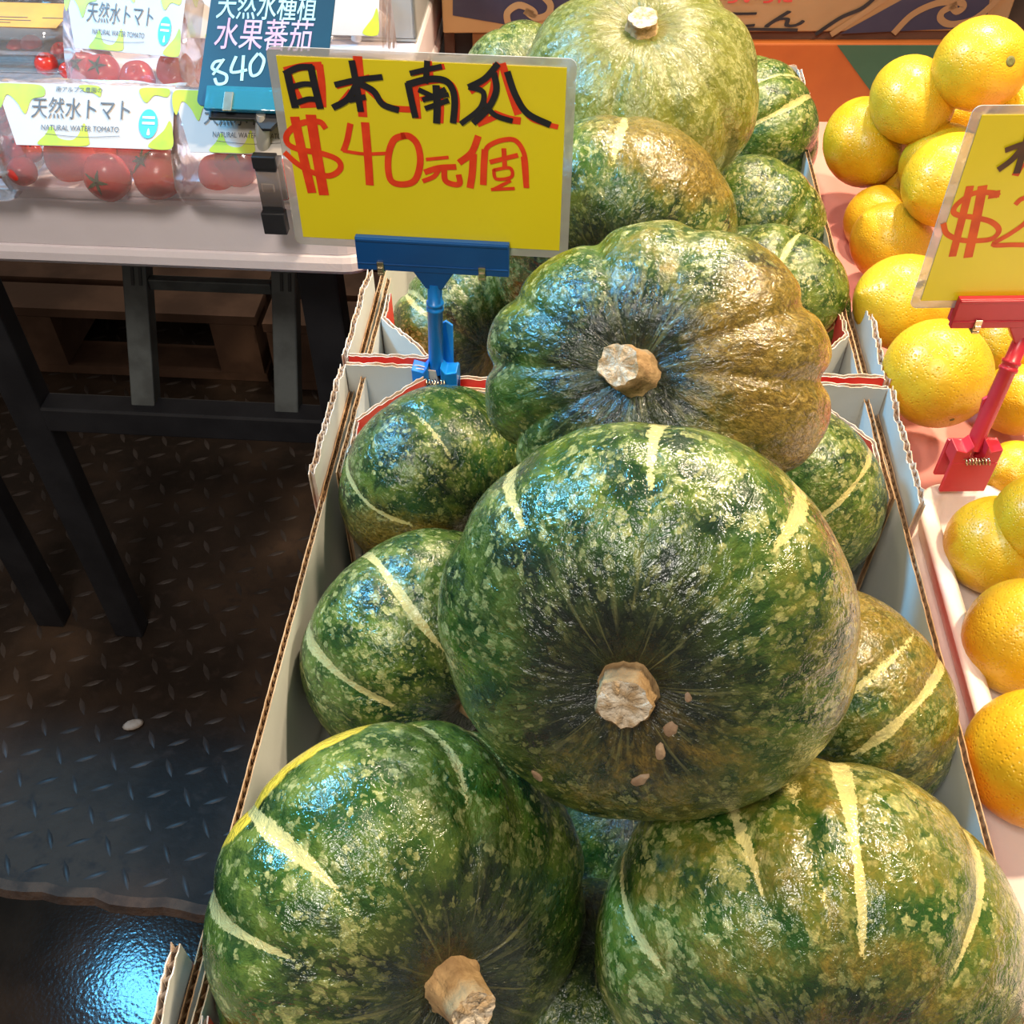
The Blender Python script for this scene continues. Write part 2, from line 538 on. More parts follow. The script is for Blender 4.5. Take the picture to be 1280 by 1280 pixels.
# ------------------------------------------------------------------ pumpkins
def pumpkin_material():
    m, nt, out = newmat('kabocha_rind')
    A = lambda n: nt.nodes.new('ShaderNodeAttribute')
    def attr(n, vec=False):
        a = nd(nt, 'ShaderNodeAttribute', attribute_name=n)
        return a.outputs['Vector'] if vec else a.outputs['Fac']
    pc = attr('pcoord', True)
    groove, brown, yellow, pale, polar = (attr(x) for x in ('groove', 'brown', 'yellow', 'pale', 'polar'))
    # wobble the coordinate so that the flecks get ragged outlines
    wob = nd(nt, 'ShaderNodeTexNoise', {'Vector': pc, 'Scale': 9.0, 'Detail': 4.0, 'Roughness': 0.65}).outputs['Color']
    wv = nd(nt, 'ShaderNodeVectorMath', {0: wob, 1: (0.5, 0.5, 0.5)}, operation='SUBTRACT').outputs[0]
    wv = nd(nt, 'ShaderNodeVectorMath', {0: wv, 'Scale': 0.15}, operation='SCALE').outputs[0]
    pw = nd(nt, 'ShaderNodeVectorMath', {0: pc, 1: wv}, operation='ADD').outputs[0]
    big = noise(nt, pc, 1.7, 3)
    mid = noise(nt, pw, 5.5, 5, 0.6)
    fine = noise(nt, pw, 34, 5, 0.65)
    base = mixc(nt, ramp(nt, big, 0.35, 0.62), (0.005, 0.022, 0.008), (0.014, 0.055, 0.007))
    base = mixc(nt, ramp(nt, math_n(nt, 'MULTIPLY_ADD', math_n(nt, 'SUBTRACT', big, 0.5), 0.9, polar), 0.35, 0.92), (0.007, 0.012, 0.008), base)
    lightg = mixc(nt, ramp(nt, mid, 0.3, 0.7), (0.040, 0.095, 0.012), (0.130, 0.180, 0.025))
    col = mixc(nt, math_n(nt, 'MULTIPLY', ramp(nt, math_n(nt, 'ADD', mid, math_n(nt, 'MULTIPLY', pale, 0.22)), 0.47, 0.72), nd(nt, 'ShaderNodeMapRange', {0: polar, 1: 0.35, 2: 0.95, 3: 0.10, 4: 0.80}).outputs[0]), base, lightg)
    # overall ripeness
    col = mixc(nt, math_n(nt, 'MULTIPLY', ramp(nt, math_n(nt, 'ADD', pale, math_n(nt, 'MULTIPLY', math_n(nt, 'SUBTRACT', mid, 0.5), 0.6)), 0.75, 1.5), 0.75), col, (0.215, 0.205, 0.030))
    # pale flecks, drawn out towards the stem
    vo = nd(nt, 'ShaderNodeTexVoronoi', {'Vector': pw, 'Scale': 10.5, 'Randomness': 1.0}, feature='F1').outputs['Distance']
    v2 = nd(nt, 'ShaderNodeTexVoronoi', {'Vector': pw, 'Scale': 22.0, 'Randomness': 1.0}).outputs['Distance']
    clump = noise(nt, pc, 3.1, 3)
    thr = math_n(nt, 'ADD', math_n(nt, 'MULTIPLY_ADD', clump, 0.62, -0.10), math_n(nt, 'MULTIPLY', pale, 0.18))
    f1 = ramp(nt, math_n(nt, 'SUBTRACT', thr, vo), -0.03, 0.06)
    f2 = ramp(nt, math_n(nt, 'SUBTRACT', math_n(nt, 'MULTIPLY', thr, 1.15), v2), -0.02, 0.06)
    fl = math_n(nt, 'MAXIMUM', math_n(nt, 'MULTIPLY', f1, 0.85), math_n(nt, 'MULTIPLY', f2, 0.55))
    fl = math_n(nt, 'MULTIPLY', fl, nd(nt, 'ShaderNodeMapRange', {0: fine, 1: 0.30, 2: 0.55, 3: 0.45, 4: 1.0}).outputs[0])
    fl = math_n(nt, 'MULTIPLY', fl, nd(nt, 'ShaderNodeMapRange', {0: polar, 1: 0.30, 2: 0.85, 3: 0.10, 4: 1.0}).outputs[0])
    fcol = mixc(nt, ramp(nt, fine, 0.35, 0.7), (0.20, 0.23, 0.070), (0.44, 0.42, 0.16))
    col = mixc(nt, fl, col, fcol)
    # pale streaks running out from the stem
    sc_ = attr('scoord', True)
    sk = ramp(nt, noise(nt, sc_, 11.0, 4, 0.6), 0.56, 0.70)
    sk = math_n(nt, 'MULTIPLY', sk, nd(nt, 'ShaderNodeMapRange', {0: polar, 1: 0.18, 2: 0.9, 3: 0.75, 4: 0.0}).outputs[0])
    sk = math_n(nt, 'MULTIPLY', sk, ramp(nt, polar, 0.06, 0.25))
    col = mixc(nt, sk, col, (0.17, 0.165, 0.060))
    # brown blush
    bm = ramp(nt, math_n(nt, 'ADD', brown, math_n(nt, 'MULTIPLY', math_n(nt, 'SUBTRACT', mid, 0.5), 1.1)), 0.35, 0.85)
    bcol = mixc(nt, ramp(nt, fine, 0.35, 0.65), (0.090, 0.050, 0.007), (0.27, 0.165, 0.028))
    col = mixc(nt, math_n(nt, 'MULTIPLY', bm, 0.78), col, bcol)
    # yellow ground spot
    ym = ramp(nt, math_n(nt, 'ADD', yellow, math_n(nt, 'MULTIPLY', math_n(nt, 'SUBTRACT', mid, 0.5), 0.5)), 0.45, 0.62)
    col = mixc(nt, ym, col, (0.72, 0.50, 0.05))
    # cream stripes lying in the grooves, broken up
    brk = noise(nt, pw, 2.6, 2)
    sg = math_n(nt, 'MULTIPLY_ADD', math_n(nt, 'SUBTRACT', fine, 0.5), 1.1, groove)
    sg = math_n(nt, 'MULTIPLY_ADD', math_n(nt, 'SUBTRACT', brk, 0.5), 0.9, sg)
    st = ramp(nt, sg, 0.52, 0.62)
    scol = mixc(nt, ramp(nt, mid, 0.35, 0.65), (0.46, 0.42, 0.17), (0.62, 0.52, 0.20))
    col = mixc(nt, math_n(nt, 'MULTIPLY', st, 0.92), col, scol)
    # relief: wrinkles, warts and fine pitting
    h = math_n(nt, 'ADD', math_n(nt, 'MULTIPLY', noise(nt, pc, 11, 4, 0.62, 0.5), 0.62), math_n(nt, 'MULTIPLY', noise(nt, pc, 48, 2, 0.5), 0.12))
    h = math_n(nt, 'ADD', h, math_n(nt, 'MULTIPLY', noise(nt, sc_, 9.0, 3), 0.22))
    bp = nd(nt, 'ShaderNodeBump', {'Height': h, 'Strength': 1.0, 'Distance': 0.0031})
    rough = nd(nt, 'ShaderNodeMapRange', {0: noise(nt, pc, 7, 3), 1: 0.35, 2: 0.65, 3: 0.14, 4: 0.34}).outputs[0]
    b = nd(nt, 'ShaderNodeBsdfPrincipled', {'Base Color': col, 'Roughness': rough, 'Specular IOR Level': 0.28, 'Normal': bp.outputs[0], 'Coat Weight': 0.65, 'Coat Roughness': 0.11})
    nt.links.new(bp.outputs[0], b.inputs['Coat Normal'])
    nt.links.new(b.outputs[0], out.inputs[0])
    return m


M_rind = pumpkin_material()
M_stem = mat('corky_stem', (0.42, 0.27, 0.12), (0.20, 0.115, 0.045), 0.85, 55, 0.003, 110)
M_stem_cut = mat('dried_stem_cut', (0.68, 0.58, 0.44), (0.40, 0.27, 0.14), 0.9, 130, 0.003, 260)
M_scar = mat('corky_scar', (0.40, 0.27, 0.16), (0.26, 0.16, 0.09), 0.7, 90, 0.001, 200)

_topo = {}
def grid_faces(nt_, na):
    if (nt_, na) not in _topo:
        i = np.arange(nt_ - 1)[:, None]; k = np.arange(na)[None, :]
        k2 = (k + 1) % na
        _topo[(nt_, na)] = np.stack([i * na + k, (i + 1) * na + k, (i + 1) * na + k2, i * na + k2], -1).reshape(-1, 4)
    return _topo[(nt_, na)]


def kabocha(px, py, depth, D, off, label, seed, b=0.66, ribs=10, gd=0.03, stripe=0.7, sx=1.0, sy=1.0, pale=0.5,
            brown=(), yellow=(), stem=True, res=(110, 224), stem_h=0.19, stem_r=0.115, spin=0.0, stem_bend=(0, 0), marks=()):
    c = at(px, py, depth)
    tocam = (CAM - c).normalized()
    ri = RT - tocam * RT.dot(tocam); ri.normalize()
    ui = tocam.cross(ri)
    ox, oy = off
    ax = ri * ox + ui * oy + tocam * math.sqrt(max(0.0, 1 - ox * ox - oy * oy)); ax.normalize()
    lx = ri - ax * ri.dot(ax)
    if lx.length < 0.15: lx = ui - ax * ui.dot(ax)
    lx.normalize(); ly = ax.cross(lx)
    M3 = Matrix((lx, ly, ax)).transposed()
    rg = np.random.RandomState(seed)
    nt_, na = res
    R = D / 2
    t = np.linspace(0.0, math.pi, nt_)[:, None]
    th = np.linspace(0, 2 * math.pi, na, endpoint=False)[None, :]
    # grooves
    base_th = (np.arange(ribs) + rg.uniform(-0.22, 0.22, ribs)) * 2 * math.pi / ribs + spin
    depth_i = gd * rg.uniform(0.55, 1.35, ribs); str_i = stripe * rg.uniform(0.45, 1.15, ribs)
    if marks:                                     # grooves that carry a stripe, found where the rind shows them
        mth = []
        for mx, my, ms in marks:
            o_ = M3.transposed() @ (CAM - c); d_ = M3.transposed() @ (at(mx, my, 1.0) - CAM)
            sc3 = Vector((1 / (R * sx), 1 / (R * sy), 1 / (R * b)))
            o_ = Vector((o_.x * sc3.x, o_.y * sc3.y, o_.z * sc3.z)); d_ = Vector((d_.x * sc3.x, d_.y * sc3.y, d_.z * sc3.z))
            k_ = -o_.dot(d_) / d_.dot(d_)
            disc = k_ * k_ - (o_.dot(o_) - 1) / d_.dot(d_)
            q_ = o_ + d_ * (k_ - math.sqrt(max(0, disc)))
            mth.append((math.atan2(q_.y, q_.x), ms))
        keep = [i for i in range(ribs) if min(abs((base_th[i] - a_ + math.pi) % (2 * math.pi) - math.pi) for a_, _ in mth) > 0.30]
        base_th = np.array([base_th[i] for i in keep] + [a_ for a_, _ in mth])
        depth_i = np.array([depth_i[i] for i in keep] + [gd * 1.0] * len(mth))
        str_i = np.array([0.45 * str_i[i] for i in keep] + [m_ for _, m_ in mth])
        ribs = len(base_th)
    g = np.zeros((nt_, na)); gm = np.zeros((nt_, na))
    wt = np.sin(t) ** 0.55
    for k in range(ribs):
        ck = base_th[k] + 0.05 * np.sin(2.2 * t + rg.uniform(0, 6))
        dl = (th - ck + math.pi) % (2 * math.pi) - math.pi
        g += depth_i[k] * (np.exp(-(dl / 0.075) ** 2) + 0.75 * np.exp(-(dl / 0.20) ** 2)) * wt
        w = (0.026 + 0.012 * rg.uniform(0, 1)) * (1 + 0.35 * np.sin(5 * t + rg.uniform(0, 6)))
        prof = np.clip((t - 0.55) / 0.5, 0.25, 1.0)
        gm = np.maximum(gm, str_i[k] * np.exp(-(dl / (w * (0.55 + 0.75 * np.clip((t - .3) / 1.2, 0, 1)))) ** 2) * prof)
    lump = np.zeros((nt_, na))
    for k in range(9):
        a, q, ph, p2 = rg.randint(1, 6), rg.uniform(1, 4), rg.uniform(0, 6.3), rg.uniform(0, 6.3)
        lump += 0.006 * np.cos(a * th + ph) * np.cos(q * t + p2) * np.sin(t)
    for k in range(10):
        a, q, ph, p2 = rg.randint(7, 20), rg.uniform(4, 11), rg.uniform(0, 6.3), rg.uniform(0, 6.3)
        lump += 0.0016 * np.cos(a * th + ph) * np.cos(q * t + p2) * np.sin(t)
    s = np.sin(t); cs = np.cos(t)
    r0 = s ** 0.86
    z0 = b * np.sign(cs) * np.abs(cs) ** 0.92
    z0 = z0 - 0.105 * np.exp(-(r0 / 0.26) ** 2) * (cs > 0) + 0.09 * np.exp(-(r0 / 0.2) ** 2) * (cs < 0)
    f = 1.0 - g + lump
    x = R * sx * r0 * f * np.cos(th); y = R * sy * r0 * f * np.sin(th)
    z = R * (z0 * (1.0 - 0.55 * g * (cs > -0.2)) + lump * 0.6) + 0 * th
    co = np.stack([x, y, z], -1).reshape(-1, 3)
    arc = np.cumsum(np.concatenate([[0], np.sqrt(np.diff(r0[:, 0]) ** 2 + np.diff(z0[:, 0]) ** 2)]))[:, None]
    tang = 0.35 + 0.65 * np.sin(t) ** 0.5
    pcd = np.stack([np.cos(th) * tang + seed * 1.37, np.sin(th) * tang + seed * 0.71, arc * 0.9 + 0 * th], -1).reshape(-1, 3)
    nrm = np.stack([r0 * np.cos(th), r0 * np.sin(th), z0 + 0 * th], -1).reshape(-1, 3)
    nrm /= np.linalg.norm(nrm, axis=1)[:, None] + 1e-9
    def spot(lst):
        v = np.zeros(len(co))
        for dx, dy, dz, wd, stg in lst:
            w = ri * dx + ui * dy + tocam * dz; w.normalize()
            l = np.array([lx.dot(w), ly.dot(w), ax.dot(w)])
            v = np.maximum(v, stg * np.exp(-((1 - nrm @ l) / wd) ** 2))
        return v
    faces = grid_faces(nt_, na)
    me = bpy.data.meshes.new('pumpkin')
    me.vertices.add(len(co)); me.vertices.foreach_set('co', co.astype(np.float32).ravel())
    me.loops.add(faces.size); me.loops.foreach_set('vertex_index', faces.astype(np.int32).ravel())
    me.polygons.add(len(faces)); me.polygons.foreach_set('loop_start', np.arange(0, faces.size, 4, dtype=np.int32))
    me.polygons.foreach_set('use_smooth', np.ones(len(faces), dtype=bool))
    me.update(calc_edges=True)
    me.attributes.new('pcoord', 'FLOAT_VECTOR', 'POINT').data.foreach_set('vector', pcd.astype(np.float32).ravel())
    scd = np.stack([np.cos(th) + seed * 2.1 + 0 * t, np.sin(th) - seed * 1.3 + 0 * t, arc * 0.16 + 0 * th], -1).reshape(-1, 3)
    me.attributes.new('scoord', 'FLOAT_VECTOR', 'POINT').data.foreach_set('vector', scd.astype(np.float32).ravel())
    for nme, val in (('groove', gm), ('brown', spot(brown)), ('yellow', spot(yellow)), ('pale', np.full(len(co), pale)),
                     ('polar', np.broadcast_to(r0 * (cs > 0) + (cs <= 0), (nt_, na)))):
        me.attributes.new(nme, 'FLOAT', 'POINT').data.foreach_set('value', np.ascontiguousarray(val, dtype=np.float32).ravel())
    me.materials.append(M_rind)
    o = bpy.data.objects.new('pumpkin', me)
    o.matrix_world = Matrix.Translation(c) @ M3.to_4x4()
    link(o)
    tag(o, label, 'pumpkin', 'green kabocha pumpkins in the boxes')
    if stem:
        zs = R * (b - 0.105) - 0.002
        sr = stem_r * R; sh = stem_h * R
        sm = MB(); n = 30
        prof = [(1.75, 0.0), (1.35, 0.08), (1.08, 0.25), (0.98, 0.5), (0.93, 0.78), (0.97, 0.95), (0.90, 1.0)]
        vs = []
        for rr, hh in prof:
            for k in range(n):
                a = 2 * math.pi * k / n
                q = sr * rr * (1 + 0.055 * math.cos(5 * a + seed) + 0.03 * math.cos(11 * a) + rg.uniform(-.05, .05))
                vs.append((q * math.cos(a) + stem_bend[0] * hh * hh * R, q * math.sin(a) + stem_bend[1] * hh * hh * R, zs + sh * hh + rg.uniform(-.02, .02) * sh))
        sm.add(vs, [(i * n + k, i * n + (k + 1) % n, (i + 1) * n + (k + 1) % n, (i + 1) * n + k) for i in range(len(prof) - 1) for k in range(n)], 0, True)
        top = vs[-n:]
        cx = sum(v[0] for v in top) / n; cy = sum(v[1] for v in top) / n; cz = sum(v[2] for v in top) / n
        inner = [(cx + (v[0] - cx) * .5, cy + (v[1] - cy) * .5, cz + rg.uniform(-.12, .10) * sh) for v in top]
        sm.add(top + inner + [(cx, cy, cz - 0.05 * sh)], [(k, (k + 1) % n, n + (k + 1) % n, n + k) for k in range(n)] + [(n + k, n + (k + 1) % n, 2 * n) for k in range(n)], 1, True)
        sm.build('stem', [M_stem, M_stem_cut], o)
    return o, R, b


P = kabocha
BIG = (128, 288)
front_top, R1, b1 = P(805, 783, 0.488, 0.198, (-0.13, -0.46), 'largest dark green pumpkin on top of the front box, scarred below its stem', 1, b=0.66, ribs=9, gd=0.010, stripe=0.62, pale=0.45, marks=((640, 600, .95), (832, 545, .85), (985, 640, 1.0), (600, 852, .9), (1055, 950, .5), (775, 1015, .9), (690, 600, .5)),
    brown=((0.1, -0.85, 0.35, 0.35, 0.55), (0.92, 0.1, 0.35, 0.25, 0.5)), res=BIG, stem_h=0.17, stem_r=0.125)
P(815, 472, 0.580, 0.200, (-0.16, 0.05), 'deeply ribbed green and brown pumpkin behind the largest one', 2, b=0.62, ribs=10, gd=0.045, stripe=0.5, sy=0.86, pale=0.5,
    brown=((0.9, 0.1, 0.4, 0.45, 0.95), (0.1, 0.9, 0.5, 0.2, 0.5)), res=BIG, stem_bend=(-0.06, 0.03))
P(797, 118, 0.930, 0.216, (0.02, 0.70), 'pale yellow-green pumpkin at the top back with its stem pointing up', 3, b=0.78, ribs=11, gd=0.030, stripe=0.5, pale=1.25, stem_h=0.13, stem_r=0.12)
P(502, 1140, 0.540, 0.206, (0.40, -0.50), 'dark green pumpkin in the front box with a yellow edge against the box side', 4, b=0.70, ribs=9, gd=0.022, stripe=0.85, pale=0.5, marks=((340, 1045, 1.15), (290, 1165, 1.2), (555, 940, .75), (640, 1010, .6)),
    yellow=((-0.72, 0.66, 0.37, 0.032, 1.0), (-0.58, 0.78, 0.37, 0.032, 1.0), (-0.42, 0.88, 0.37, 0.032, 1.0), (-0.84, 0.50, 0.36, 0.025, 1.0)), res=BIG, stem_h=0.26, stem_r=0.115)
P(1002, 1185, 0.525, 0.212, (0.06, -0.78), 'olive green pumpkin with cream stripes in the front corner under the largest one', 5, b=0.72, ribs=10, gd=0.026, stripe=0.85, pale=0.75, marks=((1085, 1050, 1.2), (930, 1080, .8), (1225, 1150, 1.1), (790, 1160, .9), (1010, 1000, .6)),
    brown=((0.0, 0.9, 0.3, 0.5, 0.62), (0.3, 0.2, 0.9, 1.2, 0.50)), res=BIG)
P(525, 805, 0.705, 0.172, (0.62, -0.66), 'bright green pumpkin with two wide cream stripes beside the box side', 6, b=0.74, ribs=7, gd=0.022, stripe=0.5, pale=0.62, marks=((500, 735, 1.3), (410, 840, 1.35)))
P(545, 600, 0.775, 0.152, (0.60, -0.62), 'dark pumpkin with bluish sheen and brown underside below the blue sign post', 7, b=0.76, ribs=7, gd=0.02, stripe=0.5, pale=0.35, marks=((450, 615, 1.1), (535, 540, .65)),
    brown=((-0.3, -0.9, 0.3, 0.5, 0.9),), stem=False)
P(1030, 880, 0.655, 0.166, (-0.55, -0.62), 'olive pumpkin with one pale band wedged between the largest one and the lemons', 8, b=0.76, ribs=8, gd=0.02, stripe=0.5, pale=0.8, marks=((1150, 890, 1.25), (1125, 805, .75), (1130, 1005, .6)),
    brown=((0.4, 0.7, 0.5, 0.6, 0.75), (0.5, -0.5, 0.6, 0.4, 0.6)), stem=False)
P(982, 618, 0.765, 0.148, (-0.55, -0.60), 'plain mottled pumpkin half hidden in the back corner of the front box', 9, b=0.78, ribs=7, gd=0.012, stripe=0.4, pale=0.75, marks=((1075, 600, .95),), stem=False)
P(765, 305, 0.860, 0.208, (-0.05, -0.35), 'brown topped pumpkin tucked behind the yellow pumpkin sign', 10, b=0.70, ribs=8, gd=0.018, stripe=0.5, pale=0.7, marks=((765, 225, .85), (700, 262, .6)),
    brown=((0.45, 0.8, 0.3, 0.30, 1.0),), stem=False, res=(90, 180))
P(958, 378, 0.925, 0.152, (-0.35, -0.75), 'ribbed pumpkin with cream patches in the back box above the red corner', 11, b=0.76, ribs=10, gd=0.05, stripe=0.9, pale=0.6, marks=((985, 320, 1.2), (1030, 425, 1.2)), stem=False)
P(940, 283, 1.040, 0.150, (-0.40, -0.70), 'small dark pumpkin between two others at the far side of the back box', 12, b=0.76, ribs=9, gd=0.03, stripe=0.5, pale=0.55, stem=False, res=(80, 160))
P(938, 166, 1.150, 0.164, (-0.80, -0.35), 'pumpkin with a broad cream band in the far corner of the back box', 13, b=0.80, ribs=7, gd=0.04, stripe=0.6, pale=0.6, marks=((985, 130, 1.35), (968, 92, .9)), stem=False, res=(80, 160))
P(580, 418, 0.965, 0.144, (0.45, -0.30), 'green pumpkin behind the blue sign post in the back box', 14, b=0.78, ribs=9, gd=0.03, stripe=0.5, pale=0.65, marks=((515, 370, 1.0), (600, 432, .9)), brown=((0.6, -0.5, 0.3, 0.4, 0.8),), stem=False, res=(80, 160))
P(655, 120, 1.120, 0.150, (0.30, 0.20), 'pumpkin almost hidden behind the top edge of the yellow pumpkin sign', 15, b=0.76, ribs=9, gd=0.03, stripe=0.6, pale=0.9, stem=False, res=(70, 140))
P(790, 1010, 0.690, 0.135, (0.0, 0.3), 'dark pumpkin down in the gap under the largest one', 16, b=0.72, ribs=9, gd=0.03, stripe=0.4, pale=0.3, stem=False, res=(70, 140))

P(748, 1240, 0.578, 0.135, (0.0, 0.6), 'dark pumpkin deep between the two front pumpkins', 17, b=0.68, ribs=9, gd=0.03, stripe=0.5, pale=0.4, stem=False, res=(70, 140))

# lower layer that carries the ones on top
P(771, 737, 0.782, 0.160, (0.0, 0.45), 'pumpkin at the bottom of the front box buried under the largest one', 18, b=0.70, ribs=9, gd=0.02, stripe=0.5, pale=0.5, stem=False, res=(60, 120))
P(771, 625, 0.702, 0.150, (0.0, 0.50), 'pumpkin buried between the largest and the deeply ribbed one', 19, b=0.66, ribs=9, gd=0.02, stripe=0.5, pale=0.5, stem=False, res=(60, 120))
P(774, 465, 0.953, 0.140, (0.0, 0.45), 'pumpkin at the bottom of the back box under the brown topped one', 20, b=0.74, ribs=9, gd=0.02, stripe=0.5, pale=0.5, stem=False, res=(60, 120))
P(758, 298, 1.083, 0.150, (0.0, 0.40), 'pumpkin at the bottom of the back box under the pale yellow-green one', 21, b=0.78, ribs=9, gd=0.02, stripe=0.5, pale=0.5, stem=False, res=(60, 120))

# corky scars on the largest pumpkin
def scar(px, py, w, h, rot):
    d = (at(px, py, 1.0) - CAM).normalized()
    inv = front_top.matrix_world.inverted()
    ok, loc, nrm, _ = front_top.ray_cast(inv @ CAM, inv.to_3x3() @ d)
    if not ok: return
    q = nrm.to_track_quat('Z', 'Y').to_matrix().to_4x4()
    rg = random.Random(int(px))
    n = 12
    M = Matrix.Translation(loc + nrm * 0.0002) @ q @ Matrix.Rotation(rot, 4, 'Z')
    ring = [(math.cos(6.283 * k / n) * w * rg.uniform(.75, 1.1), math.sin(6.283 * k / n) * h * rg.uniform(.75, 1.1)) for k in range(n)]
    vs = [M @ Vector((x, y, -0.0006)) for x, y in ring] + [M @ Vector((x * .75, y * .75, 0.0007)) for x, y in ring] + [M @ Vector((0, 0, 0.0001))]
    MB().add(vs, [(k, (k + 1) % n, n + (k + 1) % n, n + k) for k in range(n)] + [(n + k, n + (k + 1) % n, 2 * n) for k in range(n)], 0, True).build('scar', M_scar, front_top)
bpy.context.view_layer.update()
for a in ((838, 911, .0045, .0035, .3), (825, 940, .0050, .0027, 1.1), (800, 975, .0062, .0030, .9), (860, 872, .0030, .0020, .2), (672, 970, .0050, .0028, -.5)):
    scar(*a)
#@@PART3
# ------------------------------------------------------------------ price cards and their clip stands
class Card:
    """an upright card: local x to the right, z up the card, -y towards the viewer"""
    def __init__(s, loc, yaw, tilt):
        s.M = Matrix.Translation(loc) @ Matrix.Rotation(math.radians(yaw), 4, 'Z') @ Matrix.Rotation(math.radians(tilt), 4, 'X')
        s.I = s.M.inverted()

    def uv(s, px, py):
        o = s.I @ CAM; d = s.I.to_3x3() @ (at(px, py, 1.0) - CAM)
        k = -o.y / d.y
        return (o.x + d.x * k, o.z + d.z * k)


m, nt, out = newmat('laminated_yellow_paper')
tc = nt.nodes.new('ShaderNodeTexCoord').outputs['Object']
c = mixc(nt, ramp(nt, noise(nt, tc, 5, 3), 0.3, 0.7), (0.82, 0.67, 0.008), (0.78, 0.62, 0.010))
b = nd(nt, 'ShaderNodeBsdfPrincipled', {'Base Color': c, 'Roughness': 0.42, 'Coat Weight': 0.35, 'Coat Roughness': 0.18})
nt.links.new(b.outputs[0], out.inputs[0])
M_yellow = m
M_lamin = film('clear_laminate', (0.86, 0.84, 0.82), 0.5, 0.12, 0.34, (0.80, 0.76, 0.72))
M_blue = mat('blue_plastic', (0.003, 0.070, 0.26), (0.003, 0.058, 0.22), 0.32, 18)
M_blue2 = mat('light_blue_plastic', (0.004, 0.19, 0.60), (0.004, 0.15, 0.50), 0.3, 18)
M_red_pl = mat('red_plastic', (0.56, 0.030, 0.050), (0.48, 0.020, 0.035), 0.34, 18)


def price_card(name, card, w, h, label, mats, strokes):
    r = empty(name, label=label, cat='sign', matrix=card.M)
    lam = MB()
    n = 8; rr = 0.005
    ring = []
    for cx, cz, a0 in ((w / 2 - rr, rr, -90), (w / 2 - rr, h - rr, 0), (-w / 2 + rr, h - rr, 90), (-w / 2 + rr, rr, 180)):
        for k in range(n + 1):
            a = math.radians(a0 + 90 * k / n); ring.append((cx + rr * math.cos(a), cz + rr * math.sin(a)))
    N = len(ring)
    lam.add([(x, -0.0005, z) for x, z in ring] + [(x, 0.0005, z) for x, z in ring],
            [tuple(range(N)), tuple(range(2 * N - 1, N - 1, -1))] + [(k, N + k, N + (k + 1) % N, (k + 1) % N) for k in range(N)])
    lam.build('laminate', mats[1], r)
    e = 0.0062
    MB().box(-w / 2 + e, w / 2 - e, -0.0009, 0.0009, e, h - e * 0.9).build('paper', mats[0], r)
    for nm, mm, lst, y in strokes:
        mb = MB()
        for j, st in enumerate(lst):
            wd, pts = st
            ribbon(mb, [card.uv(*q) for q in pts], wd, y - 0.00001 * j)
        mb.build(nm, mm, r)
    return r


